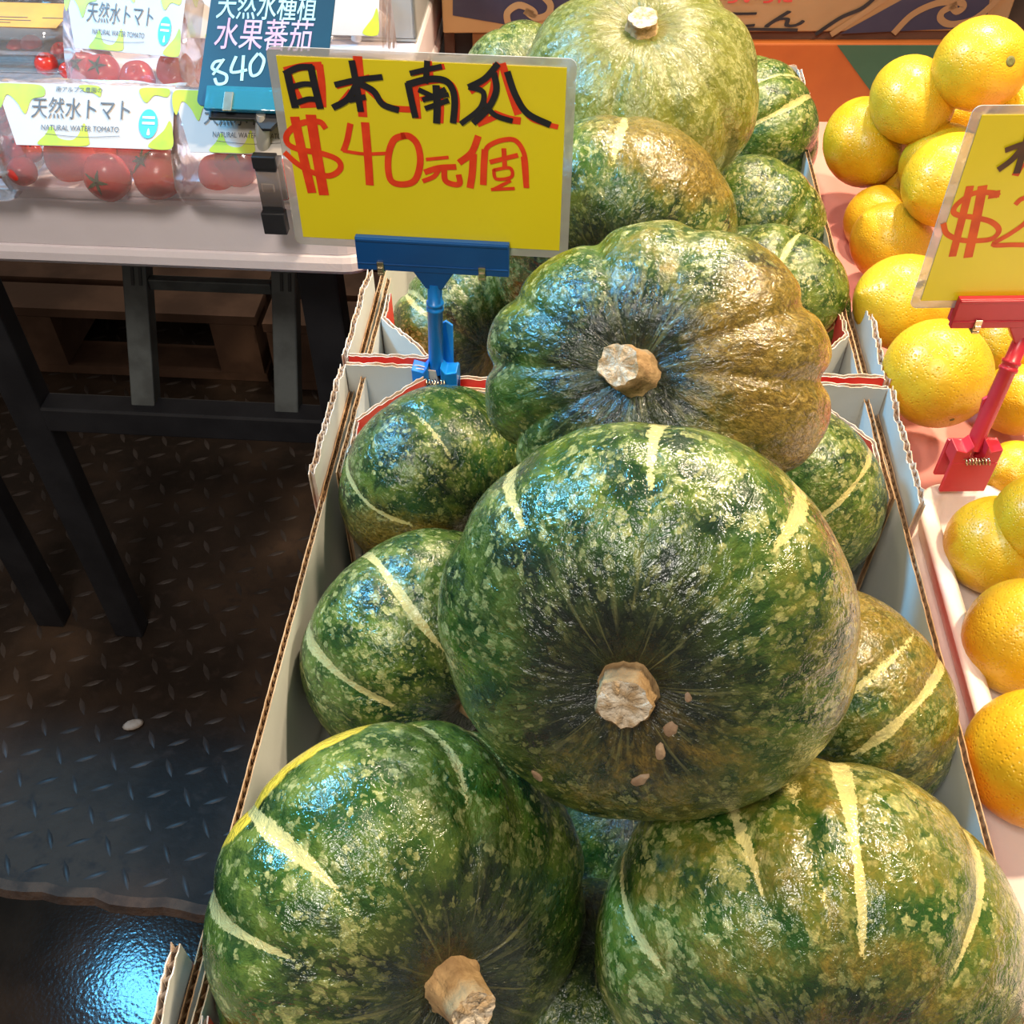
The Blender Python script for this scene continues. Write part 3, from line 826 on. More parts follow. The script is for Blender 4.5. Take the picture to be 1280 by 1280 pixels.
def clip_stand(name, card, bar, post_base, base_w, label, m1, m2, post_lean=None):
    """plastic clip bar that grips the card, neck and ringed post, spring clip at the foot"""
    r = empty(name, label=label, cat='sign holder', matrix=card.M)
    (x0, x1), (zb, zt) = bar
    xm = (x0 + x1) / 2
    f = MB(); f.box(x0, x1, -0.0062, -0.0012, zb, zt); f.box(x0 + 0.0005, x1 - 0.0005, -0.0072, -0.006, zt - 0.0028, zt - 0.0006); f.box(x0 + 0.0005, x1 - 0.0005, -0.0070, -0.006, zb + 0.0050, zb + 0.0062)
    f.build('clip_bar', m1, r, bevel=0.0006)
    MB().box(x0 + 0.001, x1 - 0.001, 0.0012, 0.0052, zb + 0.001, zt - 0.001).build('back_bar', m2, r, bevel=0.0006)
    for t in (0.155, 0.825):
        xx = x0 + (x1 - x0) * t
        sp = MB()
        sp.box(xx - 0.0026, xx + 0.0026, -0.0080, -0.0062, zb - 0.0015, zb + 0.0075)
        sp.box(xx - 0.0026, xx + 0.0026, -0.0085, 0.006, zb - 0.0030, zb - 0.0012)
        sp.box(xx - 0.0022, xx + 0.0022, -0.0092, -0.0080, zb + 0.001, zb + 0.0035)
        sp.build('spring', M_steel, r, bevel=0.0004)
    # neck: trapezoid that narrows to the post
    zn = zb - 0.014
    nk = MB()
    prof = [(-0.0155, zb + 0.0005), (0.0155, zb + 0.0005), (0.0062, zn), (-0.0062, zn)]
    nk.add([(xm + x, -0.0055, z) for x, z in prof] + [(xm + x, 0.0035, z) for x, z in prof], [(3, 2, 1, 0), (4, 5, 6, 7), (0, 1, 5, 4), (1, 2, 6, 5), (2, 3, 7, 6), (3, 0, 4, 7)])
    nk.build('neck', m1, r, bevel=0.0008)
    pb_ = card.I @ Vector(post_base)
    top = Vector((xm, -0.001, zn + 0.003))
    ax = (top - pb_)
    L = ax.length
    Mx = Matrix.Translation(pb_) @ ax.to_track_quat('Z', 'Y').to_matrix().to_4x4()
    pr = 0.0060
    po = MB().lathe([(pr, 0), (pr * .96, L * .70), (pr * 1.12, L * .71), (pr * 1.12, L * .735), (pr, L * .74), (pr, L * .765), (pr * 1.12, L * .77), (pr * 1.12, L * .795), (pr * .92, L * .80), (pr * .92, L)], 20, M=Mx)
    po.build('post', m2, r)
    # foot clip: two jaws, wings, lever and hinge spring, standing upright
    Rz = Matrix.Rotation(0, 4, 'X')
    up3 = (card.I.to_3x3() @ Vector((0, 0, 1))).normalized()
    Fm = Matrix.Translation(pb_) @ up3.to_track_quat('Z', 'Y').to_matrix().to_4x4()
    # keep local x to the right
    xx = (Vector((1, 0, 0)) - up3 * up3.x).normalized(); yy = up3.cross(xx)
    Fm = Matrix.Translation(pb_) @ Matrix((xx, yy, up3)).transposed().to_4x4()
    bw = base_w
    ft = MB()
    for s in (-1, 1):
        # wing with a sloping shoulder on each side of the post
        pf = [(s * 0.005, 0.012), (s * 0.009, 0.006), (s * bw / 2, 0.0085), (s * bw / 2, -0.006), (s * 0.005, -0.010)]
        if s < 0: pf = pf[::-1]
        k = len(pf)
        ft.add([Fm @ Vector((x, -0.010, z)) for x, z in pf] + [Fm @ Vector((x, 0.004, z)) for x, z in pf],
               [tuple(range(k - 1, -1, -1)), tuple(range(k, 2 * k))] + [(i, (i + 1) % k, k + (i + 1) % k, k + i) for i in range(k)])
    ft.box(-bw / 2, bw / 2, -0.0105, -0.0070, -0.034, -0.004, M=Fm)
    ft.build('front_jaw', m2, r, bevel=0.0008)
    MB().box(-bw / 2, bw / 2, 0.0055, 0.0085, -0.032, 0.004, M=Fm).build('back_jaw', m2, r, bevel=0.0008)
    lv = MB()
    lv.add([Fm @ Vector(v) for v in ((0.002, 0.007, 0.0), (0.013, 0.007, 0.0), (0.0125, 0.016, 0.034), (0.007, 0.016, 0.038), (0.002, 0.016, 0.034),
                                     (0.002, 0.0095, 0.0), (0.013, 0.0095, 0.0), (0.0125, 0.0185, 0.034), (0.007, 0.0185, 0.038), (0.002, 0.0185, 0.034))],
           [(0, 1, 2, 3, 4), (9, 8, 7, 6, 5), (0, 5, 6, 1), (1, 6, 7, 2), (2, 7, 8, 3), (3, 8, 9, 4), (4, 9, 5, 0)])
    lv.build('lever', m2, r, bevel=0.0006)
    hs = MB()
    hs.tube([Fm @ Vector((-0.009 + 0.018 * t / 40, 0.0025 * math.cos(t * 1.2) - 0.012, 0.0025 * math.sin(t * 1.2) - 0.001)) for t in range(41)], 0.0006, 6)
    hs.build('hinge_spring', M_steel, r)
    return r


# yellow card for the pumpkins --------------------------------------------------
Y1 = Card((-0.0593, 0.6496, 0.9632), -5.53, -3.04)
q = lambda *a: [(330 + a[i] / 3.2, 40 + a[i + 1] / 3.2) for i in range(0, len(a), 2)]
W3, W2, W1 = 0.0041, 0.0033, 0.0024
red = [
    (.0050, q(90, 152, 160, 136, 226, 132)), (.0050, q(224, 134, 233, 210, 236, 290)), (.0036, q(100, 160, 130, 230, 160, 290)), (.0040, q(150, 290, 238, 286)),
    (.0062, q(376, 104, 386, 210, 396, 328)), (.0040, q(296, 212, 420, 180)), (.0042, q(395, 205, 450, 255, 500, 298, 600, 308)), (.0034, q(345, 235, 300, 290)),
    (.0036, q(600, 162, 718, 136)), (.0042, q(660, 120, 668, 190)), (.0040, q(606, 215, 612, 270, 618, 338)), (.0040, q(610, 206, 700, 190, 752, 210, 772, 270, 770, 352)), (.0044, q(700, 225, 708, 290, 706, 355)), (.0030, q(630, 265, 712, 244)),
    (.0042, q(940, 130, 890, 190, 830, 232)), (.0046, q(930, 130, 915, 240, 880, 340)), (.0050, q(955, 130, 985, 230, 1015, 320)), (.0038, q(860, 365, 940, 330)), (.0050, q(925, 325, 980, 345, 1020, 352)), (.0034, q(1010, 250, 1060, 335, 1120, 362, 1172, 376)),
    (W3 * 1.0, q(245, 378, 222, 356, 150, 362, 96, 402, 96, 442, 140, 466, 230, 482, 296, 508, 306, 545, 262, 572, 190, 556, 130, 520, 88, 482)), (.0064, q(126, 345, 155, 480, 192, 632)), (.0072, q(190, 338, 212, 480, 240, 640)),
    (W3, q(346, 368, 334, 430, 320, 470)), (W1, q(320, 472, 400, 484, 492, 482)), (.0056, q(406, 366, 416, 480, 424, 602)),
    (.0046, q(560, 412, 520, 430, 498, 500, 506, 585, 550, 606, 604, 590, 626, 520, 616, 450, 585, 415, 555, 412)),
    (W1, q(652, 506, 736, 498)), (W3, q(648, 556, 700, 540, 764, 536)), (W2, q(700, 548, 680, 575, 640, 592)), (W3, q(722, 545, 726, 590, 760, 606, 784, 602, 780, 572)),
    (.0046, q(856, 418, 832, 478, 786, 516)), (.0050, q(838, 490, 834, 560, 826, 614)), (.0046, q(884, 472, 880, 540, 878, 602)), (W2, q(884, 480, 900, 452, 950, 430, 1005, 430, 1040, 480, 1050, 560, 1050, 616)), (.0040, q(1040, 500, 1050, 614)),
    (W2, q(908, 516, 1012, 490)), (W2, q(960, 466, 964, 540)), (W1, q(920, 548, 930, 584, 990, 576, 984, 540, 922, 548)), (W1, q(985, 592, 922, 624)), (W1, q(912, 626, 1000, 622)),
]
blk = [
    (.0050, q(96, 160, 110, 225, 126, 292)), (.0040, q(88, 162, 140, 138, 192, 136)), (.0048, q(190, 138, 205, 210, 226, 296)), (.0036, q(108, 218, 160, 204, 206, 206)), (.0036, q(130, 280, 180, 264, 222, 268)),
    (.0038, q(290, 206, 370, 188, 470, 176)), (.0044, q(354, 116, 372, 210, 388, 308)), (.0042, q(372, 205, 335, 265, 282, 296)), (.0044, q(384, 202, 440, 232, 476, 284, 535, 306)), (.0036, q(346, 268, 404, 256)),
    (.0034, q(590, 160, 650, 146, 708, 134)), (.0038, q(654, 116, 652, 150, 648, 196)), (.0044, q(578, 204, 590, 262, 606, 332)), (.0044, q(580, 204, 660, 184, 726, 190, 756, 226, 764, 280, 758, 354)), (.0034, q(624, 228, 670, 250, 700, 270)), (.0034, q(724, 226, 680, 250, 640, 266)), (.0030, q(650, 264, 736, 246)), (.0034, q(650, 300, 736, 270)), (.0048, q(690, 215, 694, 290, 692, 354)),
    (.0040, q(934, 126, 884, 182, 824, 214)), (.0036, q(824, 216, 878, 236, 866, 300, 792, 360)), (.0042, q(922, 164, 930, 230, 898, 300, 842, 356)), (.0036, q(882, 282, 926, 328, 990, 350)), (.0044, q(976, 160, 1006, 246, 1054, 320, 1140, 364)),
]
price_card('price_sign', Y1, 0.200, 0.1405, 'yellow handwritten price card for pumpkins held in a blue clip', (M_yellow, M_lamin), [('red_lettering', M_red_ink, red, -0.0011), ('black_lettering', M_black_ink, blk, -0.0018)])
bx0, _ = Y1.uv(446, 300); bx1, _ = Y1.uv(637, 320); _, bt = Y1.uv(540, 296); _, bb = Y1.uv(540, 336)
clip_stand('sign_stand', Y1, ((bx0, bx1), (bb, bt)), (-0.0605, 0.640, 0.858), 0.036, 'blue plastic clip stand holding the yellow pumpkin card, clipped to the boxes', M_blue, M_blue2)

# yellow card over the lemons ---------------------------------------------------
Y2 = Card((0.3722, 0.583, 0.9620), 1.0, -2.0)
q2 = lambda *a: [(1140 + a[i] / 4.414, 130 + a[i + 1] / 4.414) for i in range(0, len(a), 2)]
red2 = [(.0036, q2(470, 500, 440, 486, 340, 488, 250, 545, 226, 590, 262, 612, 330, 620, 430, 644, 476, 690, 440, 738, 350, 750, 262, 745, 190, 712, 172, 660)), (.0050, q2(315, 458, 270, 640, 222, 828)), (.0060, q2(385, 458, 350, 640, 308, 832)), (.0050, q2(430, 498, 470, 492)),
        (.0034, q2(572, 545, 600, 520, 645, 512, 668, 545, 630, 640, 540, 710, 445, 770, 560, 772, 690, 774)), (.0046, q2(600, 330, 570, 382))]
brn2 = [(.0036, q2(516, 246, 600, 216, 690, 196)), (.0044, q2(640, 150, 616, 230, 574, 366)), (.0040, q2(600, 236, 545, 300, 478, 350)), (.0036, q2(612, 236, 650, 300, 690, 330))]
price_card('price_sign', Y2, 0.200, 0.1405, 'yellow handwritten price card above the lemons held in a red clip', (M_yellow, M_lamin), [('red_lettering', M_orange_ink, red2, -0.0011), ('brown_lettering', M_brown_ink, brn2, -0.0018)])
rx0, _ = Y2.uv(1193, 380); _, rt = Y2.uv(1230, 368); _, rb_ = Y2.uv(1230, 404)
clip_stand('sign_stand', Y2, ((rx0, rx0 + 0.1125), (rb_, rt)), (0.3375, 0.546, 0.862), 0.034, 'red plastic clip stand holding the card above the lemons', M_red_pl, M_red_pl)

# ------------------------------------------------------------------ tomato table on the left
M_table = mat('white_blow_moulded_plastic', (0.86, 0.77, 0.80), (0.80, 0.71, 0.74), 0.42, 5, 0.0004, 120)
tb = empty('folding_table', stall(-0.6, 1.2), YAW, 'white plastic folding table with black metal legs carrying the tomatoes', 'table')
tx0, tx1, ta0, ta1 = -0.75, 0.408, -0.340, 0.34
tt = MB()
tt.slab(tx0, tx1 - 0.004, ta0 + 0.004, ta1, 0.806, 0.866, 0.035, bev=0.006)
tt.slab(tx0, tx1, ta0, ta1, 0.787, 0.812, 0.036, bev=0.008)
tt.build('table_top', M_table, tb)
rm = MB()
rm.slab(tx0, tx1 - 0.03, ta0 + 0.006, ta0 + 0.030, 0.8655, 0.8725, 0.004, bev=0.002)
rm.build('raised_rim', M_table, tb, bevel=0)
for (u0, u1) in ((-0.02, 0.17), (-0.30, -0.165), (-0.52, -0.40)):
    MB().slab(u0, u1, ta0 + 0.002, ta0 + 0.020, 0.862, 0.8765, 0.004, bev=0.003).build('rim_strip', M_table, tb)
aL = -0.225
for lx_ in (-0.10, 0.315, -0.237):
    MB().bar((lx_, aL + (0.012 if lx_ == -0.237 else 0), 0.0), (lx_, aL + (0.012 if lx_ == -0.237 else 0), 0.787), 0.046, 0.034, upv=(0, 1, 0)).build('leg', M_black_metal, tb, bevel=0.003)
MB().bar((-0.077, aL - 0.004, 0.485), (0.295, aL - 0.004, 0.485), 0.034, 0.040).build('crossbar', M_black_metal, tb, bevel=0.003)
for s in (0.055, 0.243):
    br = MB(); br.bar((s, aL + 0.004, 0.497), (s + 0.004, aL + 0.165, 0.787), 0.031, 0.024, upv=(0, -1, 0.5))
    bo = br.build('brace', M_grey_metal, tb, bevel=0.002)
    d = Vector((0.004, 0.161, 0.29)).normalized()
    nn = Vector((1, 0, 0)).cross(d).normalized()
    for k in (-1, 1):
        p0 = Vector((s + 0.003, aL + 0.004, 0.497)) + d * 0.155 - nn * 0.0125 * (1 if nn.y > 0 else -1) + Vector((k * 0.005, 0, 0))
        MB().bar(p0, p0 + d * 0.022, 0.0035, 0.002, upv=nn).build('slot', M_black_metal, bo)
MB().bar((0.072, aL + 0.080, 0.636), (0.228, aL + 0.080, 0.636), 0.012, 0.016).build('brace_bar', M_grey_metal, tb, bevel=0.002)
for y in (0.2,):
    for lx_ in (-0.62, 0.345):
        MB().bar((lx_, y, 0.0), (lx_, y, 0.787), 0.046, 0.034, upv=(0, 1, 0)).build('leg', M_black_metal, tb, bevel=0.003)

# tomatoes ------------------------------------------------------------------------
m, nt, out = newmat('tomato_skin')
tc = nt.nodes.new('ShaderNodeTexCoord').outputs['Object']
c = mixc(nt, ramp(nt, noise(nt, tc, 30, 3), 0.35, 0.7), (0.56, 0.022, 0.022), (0.68, 0.06, 0.028))
b = nd(nt, 'ShaderNodeBsdfPrincipled', {'Base Color': c, 'Roughness': 0.24})
nt.links.new(b.outputs[0], out.inputs[0]); M_tomato = m
M_calyx = mat('tomato_calyx', (0.06, 0.12, 0.025), (0.03, 0.06, 0.015), 0.6, 80)


def tomato_mesh(squash, seed):
    mb = MB(); n, k = 28, 16; vs = []
    for i in range(k + 1):
        t = math.pi * i / k
        for j in range(n):
            a = 2 * math.pi * j / n
            f = 1 + 0.025 * math.cos(5 * a + seed) * math.sin(t)
            r = math.sin(t) * f; z = squash * math.cos(t) - 0.13 * math.exp(-(math.sin(t) / 0.22) ** 2) * (t < 1.5) + 0.04 * math.exp(-(math.sin(t) / 0.2) ** 2) * (t > 1.6)
            vs.append((r * math.cos(a), r * math.sin(a), z))
    mb.add(vs, [(i * n + j, (i + 1) * n + j, (i + 1) * n + (j + 1) % n, i * n + (j + 1) % n) for i in range(k) for j in range(n)], 0, True)
    return mb
def calyx_mesh():
    mb = MB()
    for k in range(5):
        a = 2 * math.pi * k / 5
        d = Vector((math.cos(a), math.sin(a), 0)); nn = Vector((-d.y, d.x, 0))
        p = [d * 0.02 + nn * 0.07, d * 0.02 - nn * 0.07, d * 0.28 + nn * 0.065, d * 0.28 - nn * 0.065, d * 0.55]
        zz = [0.80, 0.80, 0.86, 0.86, 0.83]
        mb.add([(v.x, v.y, z) for v, z in zip(p, zz)] + [(v.x, v.y, z - 0.03) for v, z in zip(p, zz)], [(0, 1, 3, 2), (2, 3, 4), (6, 5, 7, 8), (8, 7, 9), (0, 2, 7, 5), (2, 4, 9, 7), (1, 6, 8, 3), (3, 8, 9, 4)])
    mb.tube([(0, 0, 0.76), (0.02, 0, 0.92), (0.06, 0.02, 1.05)], 0.05, 6)
    return mb
_tm = [tomato_mesh(0.86, 1), tomato_mesh(0.95, 3)]
_tomesh = None
def tomato(px, py, rpx, depth, label, axis=(0, 0.3), calyx=True, kind=0, group='tomatoes in the bags'):
    global _tomesh
    if _tomesh is None:
        tmp = [t.build('tomato', M_tomato) for t in _tm] + [calyx_mesh().build('calyx', M_calyx)]
        _tomesh = [o.data for o in tmp]
        for o in tmp: bpy.data.objects.remove(o)
    c = at(px, py, depth); R = rpx / 1280 * depth
    o = bpy.data.objects.new('tomato', _tomesh[kind]); link(o)
    tocam = (CAM - c).normalized(); ui = tocam.cross(RT).normalized() * 1
    ax = (RT * axis[0] + UP * axis[1] - FW * math.sqrt(max(0, 1 - axis[0] ** 2 - axis[1] ** 2))).normalized()
    o.matrix_world = Matrix.Translation(c) @ ax.to_track_quat('Z', 'Y').to_matrix().to_4x4() @ Matrix.Scale(R, 4)
    tag(o, label, 'tomato', group)
    if calyx:
        cx = bpy.data.objects.new('calyx', _tomesh[2]); link(cx, o)
    return o


M_bag = film('clear_bag_film', (0.97, 0.94, 0.94), 0.6, 0.10, 0.13, (0.9, 0.72, 0.70))
M_shell = film('clear_clamshell', (0.95, 0.93, 0.92), 0.6, 0.06, 0.08, (0.9, 0.8, 0.75))
M_label = mat('white_label_print', (0.47, 0.43, 0.41), (0.43, 0.395, 0.375), 0.38, 9)
M_green_print = mat('yellow_green_print', (0.42, 0.46, 0.015), (0.26, 0.42, 0.025), 0.4, 26)
M_grey_print = mat('grey_print', (0.07, 0.06, 0.06), (0.10, 0.09, 0.09), 0.5, 60)
M_sky_print = mat('sky_blue_print', (0.05, 0.42, 0.58), (0.05, 0.38, 0.54), 0.4, 40)
M_white_print = mat('white_print', (0.75, 0.75, 0.75), (0.7, 0.7, 0.7), 0.5, 40)
M_orange_label = mat('orange_label_print', (0.66, 0.30, 0.06), (0.60, 0.26, 0.06), 0.5, 30)


def tomato_bag(loc, rz, w, label, words, tilt=0.0, h=1.0):
    """soft clear bag with a printed label folded over its upper front; local x right, y away, z up"""
    r = empty('tomato_bag', loc, rz, label, 'bag', 'clear bags of tomatoes')
    prof = [(0.004, 0.0), (-0.004, 0.018), (0.000, 0.036), (0.014, 0.056), (0.034, 0.076), (0.058, 0.090), (0.078, 0.086), (0.100, 0.066), (0.116, 0.036), (0.118, 0.004)]
    prof = [(y, z * h) for y, z in prof]
    rg = random.Random(w)
    n = 22; mb = MB(); vs = []
    for i in range(n + 1):
        t = i / n * 2 - 1
        sc = 1 - 0.22 * abs(t) ** 5
        ym = 0.058
        for k, (y, z) in enumerate(prof):
            wr = 0.0022 * math.sin(9 * t + 1.9 * k) * (abs(t) ** 1.5)
            vs.append((t * w / 2, ym + (y - ym) * sc + wr, z * (0.93 + 0.07 * sc) + wr))
    K = len(prof)
    mb.add(vs, [(i * K + k, (i + 1) * K + k, (i + 1) * K + k + 1, i * K + k + 1) for i in range(n) for k in range(K - 1)], 0, True)
    mb.add(vs[:K], [tuple(range(K))]); mb.add(vs[-K:], [tuple(range(K - 1, -1, -1))])
    mb.build('film', M_bag, r)
    # label plane leans back along the upper front
    p0 = Vector((0, 0.0110, 0.0515 * h)); p1 = Vector((0, 0.0535, 0.0915 * h))
    up = (p1 - p0); Lh = up.length; up.normalize(); nrm = Vector((0, -up.z, up.y))
    Lm = Matrix.Translation(p0 + nrm * 0.0030) @ Matrix((Vector((1, 0, 0)), -nrm, up)).transposed().to_4x4()
    wl = w * 0.97
    def put(mb, name, m, parent):
        mb.v = [tuple(Lm @ Vector(v)) for v in mb.v]
        return mb.build(name, m, parent)
    lab = MB(); lab.add([(-wl / 2 + wl * 0.14, 0, 0), (wl / 2, 0, 0), (wl / 2, 0, Lh), (-wl / 2, 0, Lh), (-wl / 2 + wl * 0.14, 0.0006, 0), (wl / 2, 0.0006, 0), (wl / 2, 0.0006, Lh), (-wl / 2, 0.0006, Lh)],
                        [(0, 1, 2, 3), (7, 6, 5, 4), (0, 4, 5, 1), (1, 5, 6, 2), (2, 6, 7, 3), (3, 7, 4, 0)])
    lo = put(lab, 'label', M_label, r)
    g = MB(); y = -0.0004
    for cx, cz, pts in ((-0.38, 0.78, [(-.10, .18), (0.0, .20), (.14, .18), (.16, .02), (.09, -.05), (.06, -.28), (.01, -.10), (-.05, .02), (-.08, -.2), (-.11, -.02)]),
                        (-0.12, 0.08, [(-.12, -.06), (-.08, .1), (-.05, .24), (-.01, .06), (.06, .02), (.1, .1), (.13, .30), (.16, .06), (.15, -.06), (.0, -.07)]),
                        (0.03, 0.93, [(-.06, .05), (.02, .06), (.06, .02), (.06, -.12), (.02, -.06), (-.03, -.04)]),
                        (0.36, 0.86, [(-.05, .1), (.05, .12), (.11, .1), (.10, -.02), (.03, .0), (-.01, -.12), (-.04, -.05)]),
                        (0.45, 0.2, [(-.08, -.16), (.0, .10), (.03, .26), (.05, .1), (.048, -.18)])):
        g = MB(); blob(g, cx * wl, cz * Lh, [(a * wl, b_ * Lh) for a, b_ in pts], y)
        put(g, 'label_pattern', M_green_print, lo)
    if words:
        t = MB(); y = -0.0007
        text(t, '天然水トマト', -0.285 * wl, 0.44 * Lh, 0.545 * wl, 0.34 * Lh, y)
        put(t, 'label_title', M_grey_print, lo)
        t = MB()
        text(t, '南アルプス農園の', -0.155 * wl, 0.87 * Lh, 0.255 * wl, 0.085 * Lh, y)
        put(t, 'label_small_print', M_grey_print, lo); t = MB()
        text(t, 'NATURAL WATER TOMATO', -0.225 * wl, 0.25 * Lh, 0.43 * wl, 0.085 * Lh, y)
        put(t, 'label_small_print', M_grey_print, lo); t = MB()
        ribbon(t, [(-0.20 * wl, 0.19 * Lh), (0.0, 0.155 * Lh), (0.21 * wl, 0.19 * Lh)], 0.0004, y)
        put(t, 'label_underline', M_grey_print, lo)
        bd = MB(); blob(bd, 0.365 * wl, 0.40 * Lh, [(0.052 * wl * math.cos(k), 0.235 * Lh * math.sin(k)) for k in np.linspace(0, 2 * math.pi, 12, endpoint=False)], -0.0005)
        bo_ = put(bd, 'badge', M_sky_print, lo)
        dp = MB(); blob(dp, 0.368 * wl, 0.255 * Lh, [(0, .075 * Lh), (.008 * wl, .0), (.006 * wl, -.035 * Lh), (-.006 * wl, -.035 * Lh), (-.008 * wl, 0)], -0.0008)
        for zz in (0.50, 0.41):
            ribbon(dp, [(0.335 * wl, zz * Lh), (0.397 * wl, zz * Lh)], 0.0022, -0.0008)
        put(dp, 'badge_print', M_white_print, bo_)
    return r


def bag_at(px, py, y_world, w, label, words=True, h=1.0, rz=YAW):
    """front bottom middle of the bag at this pixel on the table top"""
    d = at(px, py, 1.0) - CAM
    p = CAM + d * ((0.8735 - CAM.z) / d.z) if y_world is None else CAM + d * (y_world / d.y)
    return tomato_bag((p.x, p.y - 0.024, max(p.z, 0.8765)), rz, w, label, words, h=h)


bag_at(128, 241, None, 0.172, 'clear bag of large tomatoes at the table edge with its printed label facing out', h=0.95)
bag_at(326, 250, None, 0.150, 'clear tomato bag standing beneath the blue chalk price card', h=0.95)
def on_table(px, py, z=0.8735):
    d = at(px, py, 1.0) - CAM
    return CAM + d * ((z - CAM.z) / d.z)
c = on_table(168, 140)
tomato_bag((c.x - 0.005, c.y, 0.8735), YAW - 0.14, 0.138, 'clear tomato bag in the second row behind the front bag', True, h=1.12)
c = on_table(296, 134)
tomato_bag((c.x + 0.004, c.y + 0.02, 0.8735), YAW, 0.135, 'clear tomato bag behind the blue chalk price card', False, h=1.12)
c = on_table(430, 112)
tomato_bag((c.x - 0.02, c.y - 0.010, 0.8735), YAW, 0.130, 'clear tomato bag showing above the yellow pumpkin card', False, h=1.12)

G1 = 'tomatoes in the front bag'
tomato(88, 197, 33, 0.985, 'big round tomato at the end of the front bag beside the cherry tomatoes', (-0.3, -0.6), False, group=G1)
tomato(130, 188, 23, 1.005, 'half hidden tomato under the label of the front bag', (0.2, 0.5), False, group=G1)
tomato(134, 221, 30, 0.972, 'tomato lowest in the front bag with a dark green calyx', (-0.25, -0.55), True, group=G1)
tomato(176, 188, 30, 1.010, 'tomato touching the label in the middle of the front bag', (0.2, 0.4), False, group=G1)
tomato(199, 216, 34, 0.972, 'big tomato at the end of the front bag beside the black clip', (-0.55, 0.3), True, group=G1)
G2 = 'tomatoes in the bag beneath the chalk card'
tomato(296, 204, 30, 0.985, 'tomato in the bag beneath the blue chalk price card', (0.1, 0.2), True, group=G2)
tomato(272, 216, 24, 0.985, 'small tomato at the bottom of the bag beneath the chalk card', (0.1, 0.2), False, group=G2)
tomato(352, 225, 26, 0.975, 'tomato behind the black clip stand', (0.3, 0.2), False, group=G2)
G3 = 'tomatoes in the second row'
tomato(128, 92, 24, 1.130, 'tomato low in the second row bag beside the clamshell packs', (0, 0.1), True, group=G3)
tomato(220, 88, 24, 1.120, 'tomato showing under the second row bag next to the chalk card', (0, 0.1), False, group=G3)
tomato(172, 98, 22, 1.120, 'tomato peeping over the label of the front bag', (0, 0.1), False, group=G3)
tomato(268, 92, 24, 1.120, 'tomato in the bag behind the blue chalk card', (0, 0.1), False, group=G3)

# clamshell packs of cherry tomatoes
def clamshell(loc, rz, w, d, h, label, paper):
    r = empty('clamshell_pack', loc, rz, label, 'pack', 'clear packs of cherry tomatoes')
    t = MB(); t.slab(-w / 2, w / 2, 0, d, 0.0, h * 0.45, 0.015, bev=0.003); t.build('tray', M_shell, r)
    for x in (0.3, 0.37):
        pass
    l = MB(); l.slab(-w / 2 + 0.004, w / 2 - 0.004, 0.004, d - 0.004, h * 0.47, h, 0.02, bev=0.014); l.build('lid', M_shell, r)
    rmm = MB(); rmm.slab(-w / 2 - 0.004, w / 2 + 0.004, -0.004, d + 0.004, h * 0.445, h * 0.475, 0.018, bev=0.0006); rmm.build('rim', M_shell, r)
    if paper:
        lb = MB(); lb.box(-w / 2 + 0.002, w / 2 - 0.012, d * 0.30, d * 0.98, h + 0.0006, h + 0.0012); lo = lb.build('label', M_orange_label, r)
        tx = MB()
        for k, (a0, a1, yy) in enumerate(((-0.05, 0.18, 0.55), (-0.08, 0.22, 0.47), (0.28, 0.42, 0.55), (-0.02, 0.10, 0.40))):
            tx.box(a0 * w, a1 * w, d * yy, d * yy + 0.0016, h + 0.0012, h + 0.0015)
        tx.build('label_print', M_grey_print, lo)
    return r
c = on_table(-20, 238)
clamshell((c.x - 0.018, c.y - 0.02, 0.8735), YAW, 0.115, 0.090, 0.064, 'clear pack of cherry tomatoes at the table edge beside the front bag', False)
c = on_table(-5, 118)
clamshell((c.x + 0.006, c.y, 0.8735), YAW, 0.165, 0.095, 0.060, 'clear pack with an orange label behind the front cherry tomatoes', True)
c = on_table(20, 92)
clamshell((c.x - 0.006, c.y + 0.045, 0.8735), YAW, 0.175, 0.090, 0.095, 'taller clear pack with an orange label in the last row', True)
G4 = 'cherry tomatoes in the front pack'
for px, py, r_, d_, lb in ((14, 156, 18, 0.985, 'cherry tomato uppermost in the front pack'), (20, 187, 17, 0.970, 'cherry tomato in the middle of the front pack'), (28, 214, 18, 0.955, 'cherry tomato at the bottom corner of the front pack'),
                           (40, 190, 13, 0.975, 'cherry tomato pressed against the front bag'), (0, 132, 16, 1.005, 'cherry tomato at the back of the front pack'), (2, 207, 16, 0.965, 'cherry tomato cut by the picture edge in the front pack')):
    tomato(px, py, r_, d_, lb, (0.2, 0.3), px in (20, 40), 1, G4)
G5 = 'cherry tomatoes in the orange labelled packs'
for px, py, r_, d_, lb in ((76, 65, 12, 1.13, 'cherry tomato with a green stalk in the orange labelled pack'), (58, 80, 14, 1.10, 'cherry tomato below the green stalk in the orange labelled pack'), (40, 58, 14, 1.14, 'cherry tomato under the lid edge of the orange labelled pack'),
                           (84, 88, 10, 1.10, 'small cherry tomato in the corner of the orange labelled pack'), (98, 32, 14, 1.19, 'cherry tomato at the side of the tallest pack'), (100, 54, 12, 1.17, 'cherry tomato lower at the side of the tallest pack'), (22, 62, 13, 1.14, 'cherry tomato behind the lid rim near the picture edge')):
    tomato(px, py, r_, d_, lb, (0.1, 0.4), px in (76,), 1, G5)

